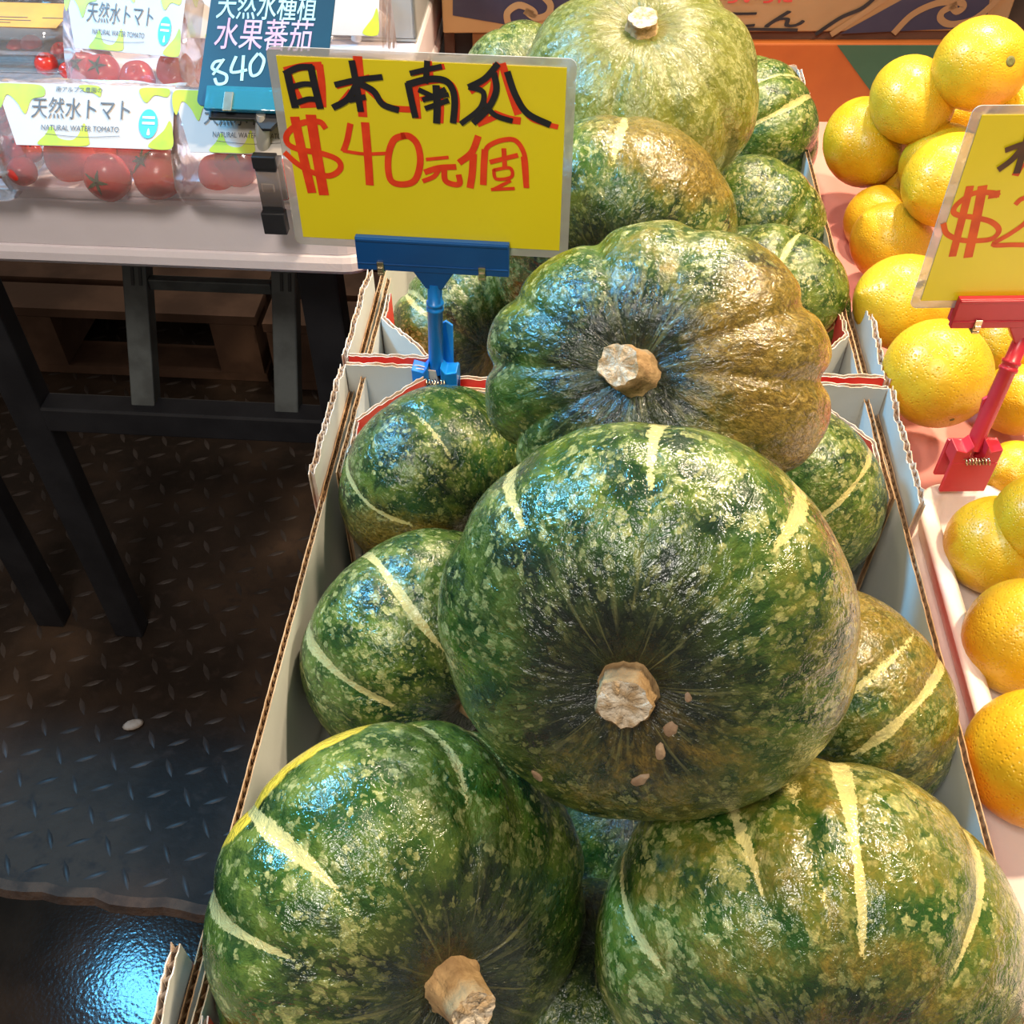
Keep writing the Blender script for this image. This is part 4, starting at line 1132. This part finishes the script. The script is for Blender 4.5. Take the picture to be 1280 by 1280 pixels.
# blue chalk price card leaning back, black clip ------------------------------------
TC = Card((-0.2225, 0.868, 0.9665), -4.5, -58)
M_teal = mat('teal_gloss_card', (0.002, 0.040, 0.075), (0.002, 0.032, 0.062), 0.32, 12)
M_teal_clear = film('teal_clear_plastic', (0.10, 0.62, 0.82), 0.9, 0.12, 0.25, (0.03, 0.45, 0.65))
M_pink_ink = mat('pink_chalk_ink', (0.40, 0.21, 0.34), (0.32, 0.28, 0.42), 0.6, 70)
M_pale_ink = mat('pale_chalk_ink', (0.28, 0.46, 0.50), (0.24, 0.42, 0.50), 0.6, 70)
ck = empty('chalk_price_sign', label='shiny teal price card with chalk writing leaning back over the tomatoes', cat='sign', matrix=TC.M)
x0, z0 = TC.uv(248, 133); x1, _ = TC.uv(398, 60)
x0, x1 = -0.054, 0.058
mb = MB(); mb.slab(x0, x1, -0.001, 0.001, 0, 0, 0.0009)
cardm = MB()
rr = 0.006; ring = []
for cx, cz, a0 in ((x1 - rr, rr, -90), (x1 - rr, 0.16 - rr, 0), (x0 + rr, 0.16 - rr, 90), (x0 + rr, rr, 180)):
    for k in range(6):
        a = math.radians(a0 + 18 * k); ring.append((cx + rr * math.cos(a), cz + rr * math.sin(a)))
N = len(ring)
cardm.add([(x, -0.0008, z) for x, z in ring] + [(x, 0.0008, z) for x, z in ring], [tuple(range(N)), tuple(range(2 * N - 1, N - 1, -1))] + [(k, N + k, N + (k + 1) % N, (k + 1) % N) for k in range(N)])
cardm.build('card', M_teal, ck)
def fit_text(mb, s, corners, y):
    """handwriting squeezed between two pixels (lower left, upper right) of the card"""
    a = TC.uv(*corners[0]); b_ = TC.uv(*corners[1])
    text(mb, s, a[0], a[1], b_[0] - a[0], b_[1] - a[1], y, shear=0.02, bold=0.0003)
mb = MB(); fit_text(mb, '天然水種植', ((270, 24), (398, -8)), -0.0012); mb.build('chalk_lettering', M_pale_ink, ck)
mb = MB(); fit_text(mb, '水果蕃茄', ((267, 62), (392, 27)), -0.0012); mb.build('chalk_lettering', M_pink_ink, ck)
qt = lambda *a: [TC.uv(220 + a[i] / 4.573, a[i + 1] / 4.573) for i in range(0, len(a), 2)]
mb = MB()
for w_, pts in ((.0028, qt(262, 352, 225, 360, 210, 395, 250, 415, 290, 435, 285, 475, 240, 485, 225, 455)), (.0024, qt(275, 345, 215, 430)), (.0028, qt(345, 330, 318, 415, 405, 405)), (.0028, qt(388, 325, 378, 462)), (.0028, qt(470, 312, 428, 370, 435, 435, 480, 420, 505, 350, 480, 312))):
    ribbon(mb, pts, w_, -0.0012)
mb.build('chalk_price', M_pale_ink, ck)
cs = empty('sign_stand', label='black clip stand with clear teal bar holding the chalk price card', cat='sign holder', matrix=TC.M)
MB().box(x0 + 0.009, x1 - 0.006, -0.0062, -0.0015, -0.006, 0.0165).build('clip_bar', M_teal_clear, cs, bevel=0.0008)
MB().box(x0 + 0.011, x1 - 0.008, 0.0015, 0.006, -0.010, 0.016).build('back_bar', M_black_metal, cs, bevel=0.0008)
for xx in (-0.024, 0.034):
    MB().box(xx - 0.004, xx + 0.004, -0.0075, -0.0062, -0.008, 0.010).build('spring', M_steel, cs, bevel=0.0004)
I3 = TC.I
pA = I3 @ at(327, 150, 0.905); pB = I3 @ at(330, 190, 0.925)
MB().add([(-0.004, 0.001, -0.008), (0.022, 0.001, -0.008), (0.013, 0.003, -0.018), (0.005, 0.003, -0.018), (-0.004, 0.006, -0.008), (0.022, 0.006, -0.008), (0.013, 0.007, -0.018), (0.005, 0.007, -0.018)],
         [(0, 1, 2, 3), (7, 6, 5, 4), (0, 4, 5, 1), (1, 5, 6, 2), (2, 6, 7, 3), (3, 7, 4, 0)]).build('neck', M_black_metal, cs, bevel=0.0006)
MB().tube([I3 @ at(326, 143, 0.893), I3 @ at(328, 165, 0.905), I3 @ at(331, 196, 0.93)], [0.004, 0.0065, 0.0055], 14).build('post', mat('pale_grey_plastic', (0.42, 0.40, 0.38), None, 0.4), cs)
bp0 = at(334, 190, 0.925); yw = Matrix.Rotation(YAW, 4, 'Z')
bp0.z = 0.905; bp0.y = 0.862
def clipbox(x0_, x1_, y0_, y1_, z0_, z1_, name, mm):
    MB().box(x0_, x1_, y0_, y1_, z0_, z1_, M=I3 @ Matrix.Translation(bp0) @ yw).build(name, mm, cs, bevel=0.001)
clipbox(-0.011, 0.011, -0.010, 0.012, 0.012, 0.024, 'clip_head', M_black_metal)
clipbox(-0.010, 0.010, -0.009, -0.003, -0.050, 0.014, 'front_jaw', M_black_metal)
clipbox(-0.010, 0.010, 0.008, 0.013, -0.028, 0.014, 'back_jaw', M_black_metal)
clipbox(-0.011, 0.011, -0.014, -0.003, -0.052, -0.030, 'jaw_pad', M_black_metal)
clipbox(-0.006, 0.006, -0.0115, -0.009, -0.010, -0.001, 'spring', M_steel)

# white foam tub at the end of the table
M_foam = mat('white_foam', (0.70, 0.68, 0.66), (0.62, 0.60, 0.58), 0.6, 30, 0.0005, 200)
M_tub = mat('pale_grey_plastic_tub', (0.40, 0.41, 0.41), (0.34, 0.36, 0.37), 0.4, 8)
tu = empty('foam_tub', stall(-0.268, 1.235, 0.867), YAW, 'pale plastic tub with white ribs at the far end of the tomato table', 'tub')
w_ = MB()
for (a_, b_, c_, d_) in ((-0.075, 0.070, 0, 0.006), (-0.075, 0.070, 0.194, 0.20), (-0.075, -0.069, 0, 0.2), (0.064, 0.070, 0, 0.2)):
    w_.box(a_, b_, c_, d_, 0.004, 0.085)
w_.box(-0.075, 0.070, 0, 0.2, 0.0, 0.004)
w_.build('tub_wall', M_tub, tu, bevel=0.002)
for k in range(2):
    x = -0.022 + 0.034 * k
    MB().tube([(x - 0.014, -0.006, 0.004), (x - 0.006, -0.008, 0.045), (x + 0.002, -0.006, 0.076), (x + 0.001, 0.006, 0.088), (x - 0.016, 0.010, 0.090)], 0.0062, 10).build('rib', M_foam, tu)

# ------------------------------------------------------------------ cartons behind the pumpkins
M_carton = mat('kraft_carton', (0.42, 0.24, 0.10), (0.36, 0.20, 0.08), 0.75, 6, 0.0004, 60)
M_navy = mat('navy_print', (0.030, 0.028, 0.055), (0.040, 0.036, 0.062), 0.6, 20)
M_blackp = mat('black_print_and_gap_shade', (0.012, 0.011, 0.012), (0.02, 0.018, 0.018), 0.6, 20)
M_orangeb = mat('orange_print', (0.52, 0.115, 0.012), (0.46, 0.095, 0.010), 0.55, 10)
M_greenb = mat('green_print', (0.050, 0.125, 0.060), (0.042, 0.105, 0.050), 0.55, 10)
M_darkbrown = mat('carton_brown_and_gap_shade', (0.13, 0.065, 0.040), (0.10, 0.05, 0.03), 0.8, 10)

oc = empty('printed_carton', (0.40, 1.36, 0.70), 0, 'orange and green printed carton behind the lemons', 'carton')
OW = 0.40
body = MB(); body.box(-OW, OW, 0, 0.3, 0.0, 0.1185); body.build('carton_body', M_orangeb, oc, bevel=0.002)
MB().box(-OW + 0.01, OW - 0.01, 0.014, 0.29, 0.1185, 0.1290).build('shadow_gap_strip', M_darkbrown, oc)  # dark brown slab stands in for the shadow under the carton above
K = Card((0.40, 1.36, 0.70), 0, 0)
u0 = K.uv(1046, 58); u1 = K.uv(1098, 128)
sl = (u1[0] - u0[0]) / (u0[1] - u1[1])
gp = MB(); gp.add([(u0[0], -0.0012, 0.117), (OW - 0.002, -0.0012, 0.117), (OW - 0.002, -0.0012, 0.003), (u0[0] + sl * (u0[1] - 0.003), -0.0012, 0.003),
                   (u0[0], 0.0, 0.117), (OW - 0.002, 0.0, 0.117), (OW - 0.002, 0.0, 0.003), (u0[0] + sl * (u0[1] - 0.003), 0.0, 0.003)], [(3, 2, 1, 0), (0, 1, 5, 4), (3, 0, 4, 7), (1, 2, 6, 5)])
gp.build('green_print', M_greenb, oc)

KN = Card((0.275, 1.368, 0.8300), 0.6, 0)
kc = empty('food_carton', label='brown carton printed with navy waves stacked on the orange carton', cat='carton', matrix=KN.M)
kl, _ = KN.uv(553, 20); kr, _ = KN.uv(1262, 20)
MB().box(kl, kr, 0, 0.30, 0.0, 0.20).build('carton_body', M_carton, kc, bevel=0.002)
kq = lambda *a: [KN.uv(a[i], a[i + 1]) for i in range(0, len(a), 2)]
def poly(name, mm, pts, y):
    mb = MB(); n = len(pts)
    mb.add([(x, y, z) for x, z in pts], [tuple(range(n))]); mb.build(name, mm, kc)
poly('navy_panel', M_navy, kq(566, -60, 566, 19, 636, 31, 700, 20, 760, 10, 820, -60), -0.0006)
poly('navy_panel', M_navy, kq(1245, -60, 1232, 34, 1050, 42, 1130, -2, 1160, -60), -0.0006)
def waves(name, mm, lst, y):
    for w_, pts in lst:
        mb = MB(); ribbon(mb, pts, w_, y); mb.build(name, mm, kc)
waves('wave_print', M_carton, [(.0085, kq(636, 32, 634, 16, 648, 6, 664, 12, 668, 18, 658, 14)), (.0085, kq(658, 14, 670, 22, 684, 18, 688, 6, 678, -6, 660, -20)),
                               (.0085, kq(1118, 40, 1140, 18, 1170, 4, 1198, 2, 1204, 8, 1196, 14, 1190, 8)), (.0085, kq(1194, 6, 1178, 14, 1176, 24, 1190, 30, 1220, 22, 1252, -6)), (.0075, kq(1040, 42, 1070, 22, 1100, 2, 1130, -20))], -0.0010)
waves('stripe_print', M_blackp, [(.0050, kq(1020, 42, 1050, 22, 1080, 8, 1110, -20)), (.0040, kq(930, 36, 996, 37))], -0.0012)
tx = MB()
a = KN.uv(905, 34); b_ = KN.uv(1006, 14)
text(tx, 'こん', a[0], a[1], b_[0] - a[0], b_[1] - a[1], -0.0010, shear=0.25, bold=0.0012)
a = KN.uv(860, 34); b_ = KN.uv(900, 14)
text(tx, 'く', a[0], a[1], (b_[0] - a[0]) * .8, b_[1] - a[1], -0.0010, shear=0.2, bold=0.0012)
tx.build('black_lettering', M_blackp, kc)
tx = MB(); a = KN.uv(860, 4); b_ = KN.uv(992, -14)
text(tx, 'をいろいろに', a[0], a[1], b_[0] - a[0], b_[1] - a[1], -0.0010, bold=0.0010)
tx.build('red_lettering', M_red_print, kc)

bc = empty('storage_carton', (-0.055, 1.395, 0.70), 0, 'dark brown carton with a black gap under the wave printed carton', 'carton')
MB().box(-0.036, -0.022, 0, 0.28, 0.0, 0.118).build('carton_body', M_darkbrown, bc, bevel=0.002)
MB().box(-0.022, 0.002, 0.012, 0.28, 0.0, 0.118).build('gap_shade_block', M_blackp, bc)  # black block stands in for the darkness inside the open gap
MB().box(0.002, 0.050, 0, 0.28, 0.0, 0.118).build('carton_flap', M_carton, bc, bevel=0.002)

# ------------------------------------------------------------------ lemons
M_pinkfoam = mat('pink_foam', (0.72, 0.30, 0.26), (0.66, 0.26, 0.22), 0.55, 12, 0.0003, 200)
M_whitefoam = mat('warm_white_foam', (0.78, 0.66, 0.60), (0.72, 0.58, 0.52), 0.6, 14, 0.0003, 200)
s0 = empty('foam_block', stall(0.57, 0.90, 0.6995), YAW, 'pink foam block under the heap of lemons behind the red clip', 'foam block')
MB().slab(-0.305, 0.28, -0.315, 0.33, 0.0, 0.090, 0.012, bev=0.004).build('block_body', M_pinkfoam, s0)
s1 = empty('foam_block', stall(0.57, 0.33, 0.6995), YAW, 'white foam block beside the front pumpkin box', 'foam block')
MB().slab(-0.305, 0.28, -0.26, 0.245, 0.0, 0.090, 0.012, bev=0.004).build('block_body', M_whitefoam, s1)

ty = empty('fruit_tray', stall(0.3965, 0.4525, 0.790), YAW, 'white foam tray with rounded rim holding the front lemons', 'tray')
def tray_mesh(w, d, h, rr, th):
    mb = MB(); seg = 8
    def ring(ins, z):
        pts = []
        for cx, cy, a0 in ((w / 2 - rr, -d / 2 + rr, -90), (w / 2 - rr, d / 2 - rr, 0), (-w / 2 + rr, d / 2 - rr, 90), (-w / 2 + rr, -d / 2 + rr, 180)):
            for k in range(seg + 1):
                a = math.radians(a0 + 90 * k / seg); pts.append((cx + (rr - ins) * math.cos(a), cy + (rr - ins) * math.sin(a), z))
        return pts
    rs = [ring(0.016, 0.0), ring(0.008, 0.003), ring(0.002, h - 0.006), ring(0.0, h - 0.002), ring(0.003, h), ring(0.010, h), ring(0.014, h - 0.003), ring(0.019, 0.006), ring(0.026, 0.004)]
    n = len(rs[0]); vs = [p for r_ in rs for p in r_]
    mb.add(vs, [(i * n + k, i * n + (k + 1) % n, (i + 1) * n + (k + 1) % n, (i + 1) * n + k) for i in range(len(rs) - 1) for k in range(n)], 0, True)
    mb.add(rs[0], [tuple(range(n - 1, -1, -1))]); mb.add(rs[-1], [tuple(range(n))])
    return mb
tray_mesh(0.257, 0.243, 0.032, 0.030, 0.01).build('tray_body', M_whitefoam, ty)

m, nt, out = newmat('lemon_peel')
tc = nt.nodes.new('ShaderNodeTexCoord').outputs['Object']
ob = nt.nodes.new('ShaderNodeObjectInfo')
c = mixc(nt, ramp(nt, noise(nt, tc, 2.2, 3), 0.35, 0.68), (0.60, 0.32, 0.006), (0.65, 0.40, 0.014))
c = mixc(nt, math_n(nt, 'MULTIPLY', ob.outputs['Random'], 0.35), c, (0.66, 0.46, 0.04))
pit = nd(nt, 'ShaderNodeTexVoronoi', {'Vector': tc, 'Scale': 17.0}).outputs['Distance']
h = math_n(nt, 'ADD', math_n(nt, 'MULTIPLY', ramp(nt, pit, 0.0, 0.5), 0.35), math_n(nt, 'MULTIPLY', noise(nt, tc, 4, 3), 0.9))
bp = nd(nt, 'ShaderNodeBump', {'Height': h, 'Strength': 1.0, 'Distance': 0.0009})
b = nd(nt, 'ShaderNodeBsdfPrincipled', {'Base Color': c, 'Roughness': 0.33, 'Normal': bp.outputs[0]})
nt.links.new(b.outputs[0], out.inputs[0]); M_lemon = m
M_button = mat('lemon_stem_button', (0.20, 0.19, 0.05), (0.10, 0.11, 0.03), 0.8, 90)


def lemon_mesh(el, nip, seed):
    mb = MB(); n, k = 32, 22; vs = []
    rg = random.Random(seed); ph = [rg.uniform(0, 6.3) for _ in range(4)]
    for i in range(k + 1):
        t = math.pi * i / k
        for j in range(n):
            a = 2 * math.pi * j / n
            f = 1 + 0.018 * math.cos(2 * a + ph[0]) * math.sin(t) + 0.012 * math.cos(3 * a + ph[1]) * math.cos(2 * t)
            r = math.sin(t) ** 0.95 * f
            z = el * math.cos(t) - nip * math.exp(-(math.sin(t) / 0.20) ** 2) * (t > 2) - 0.05 * math.exp(-(math.sin(t) / 0.16) ** 2) * (t < 1)
            vs.append((r * math.cos(a), r * math.sin(a), z))
    mb.add(vs, [(i * n + j, (i + 1) * n + j, (i + 1) * n + (j + 1) % n, i * n + (j + 1) % n) for i in range(k) for j in range(n)], 0, True)
    return mb
tmp = [lemon_mesh(1.02, 0.04, 1).build('lemon', M_lemon), lemon_mesh(1.12, 0.10, 2).build('lemon', M_lemon), lemon_mesh(1.06, 0.14, 3).build('lemon', M_lemon)]
bt = MB(); bt.lathe([(0.11, -0.03), (0.115, 0.015), (0.07, 0.03), (0.03, 0.022)], 10)
tmp.append(bt.build('stem_button', M_button))
LM = [o.data for o in tmp]
for o in tmp: bpy.data.objects.remove(o)


def lemon(px, py, rpx, depth, kind, axis, label, button=True):
    c = at(px, py, depth); R = rpx / 1280 * depth
    el = (1.02, 1.12, 1.06)[kind]
    o = bpy.data.objects.new('lemon', LM[kind]); link(o)
    ax = (RT * axis[0] + UP * axis[1] - FW * axis[2]).normalized()
    o.matrix_world = Matrix.Translation(c) @ ax.to_track_quat('Z', 'Y').to_matrix().to_4x4() @ Matrix.Scale(R / (0.5 + 0.5 * el), 4)
    tag(o, label, 'lemon', 'heaped yellow lemons')
    if button:
        s = bpy.data.objects.new('stem_button', LM[3]); link(s, o); s.location = (0, 0, el - 0.05)
        if 'topmost lemon of' not in label: s.scale = (0.4, 0.4, 0.6)
    return o


for a in ((1226, 81, 57, 0.955, 0, (0.22, -0.32, 0.9), 'topmost lemon of the heap with its stem button facing out'),
          (1140, 125, 53, 1.005, 1, (-0.2, 0.8, -0.4), 'tall lemon leaning against the topmost lemon'),
          (1081, 178, 53, 1.065, 1, (-0.1, 0.9, -0.3), 'lemon at the edge of the heap next to the far pumpkins'),
          (1283, 150, 50, 1.000, 0, (0.4, 0.6, -0.4), 'lemon just under the topmost one above the price card'),
          (1190, 226, 60, 0.930, 1, (0.85, 0.45, -0.3), 'pale lemon whose end is covered by the price card'),
          (1176, 206, 50, 1.010, 0, (0.5, 0.7, -0.3), 'greenish lemon just behind the pale one at the price card'),
          (1200, 143, 42, 1.085, 0, (0, 0.8, -0.5), 'lemon in the gap under the topmost and the tall lemon'),
          (1115, 306, 52, 0.985, 1, (0.7, -0.45, -0.4), 'lemon with a small dark tip below the pale one'),
          (1098, 275, 42, 1.045, 0, (0, 0.8, -0.5), 'lemon mostly hidden behind the one with the dark tip'),
          (1134, 380, 64, 0.880, 1, (0.9, -0.1, -0.3), 'big lemon tucked under the lower corner of the price card'),
          (1172, 467, 67, 0.812, 0, (0.1, -0.75, 0.3), 'round shiny lemon in front of the red clip post'),
          (1265, 428, 52, 0.870, 0, (0.5, 0.3, -0.5), 'lemon behind the red clip post'),
          (1272, 500, 48, 0.835, 1, (0.2, 0.2, -0.8), 'shaded lemon low between the red post and the picture edge'),
          (1132, 232, 40, 1.085, 0, (0.1, 0.6, -0.7), 'shaded lemon deep in the heap below the edge lemon'),
          (1246, 682, 62, 0.730, 0, (-0.2, 0.6, -0.5), 'lemon in the foam tray right below the red clip'),
          (1304, 650, 60, 0.705, 0, (0.1, 0.5, -0.6), 'lemon cut by the picture edge beside the one below the red clip'),
          (1278, 797, 73, 0.675, 2, (-0.15, -0.75, -0.4), 'lemon with its tip up at the front end of the foam tray'),
          (1298, 949, 88, 0.612, 0, (0.3, 0.3, -0.8), 'nearest lemon lying against the rim of the front pumpkin box'),
          (1268, 590, 40, 0.790, 0, (0.3, 0.3, -0.8), 'small lemon hidden behind the foot of the red clip')):
    lemon(*a)
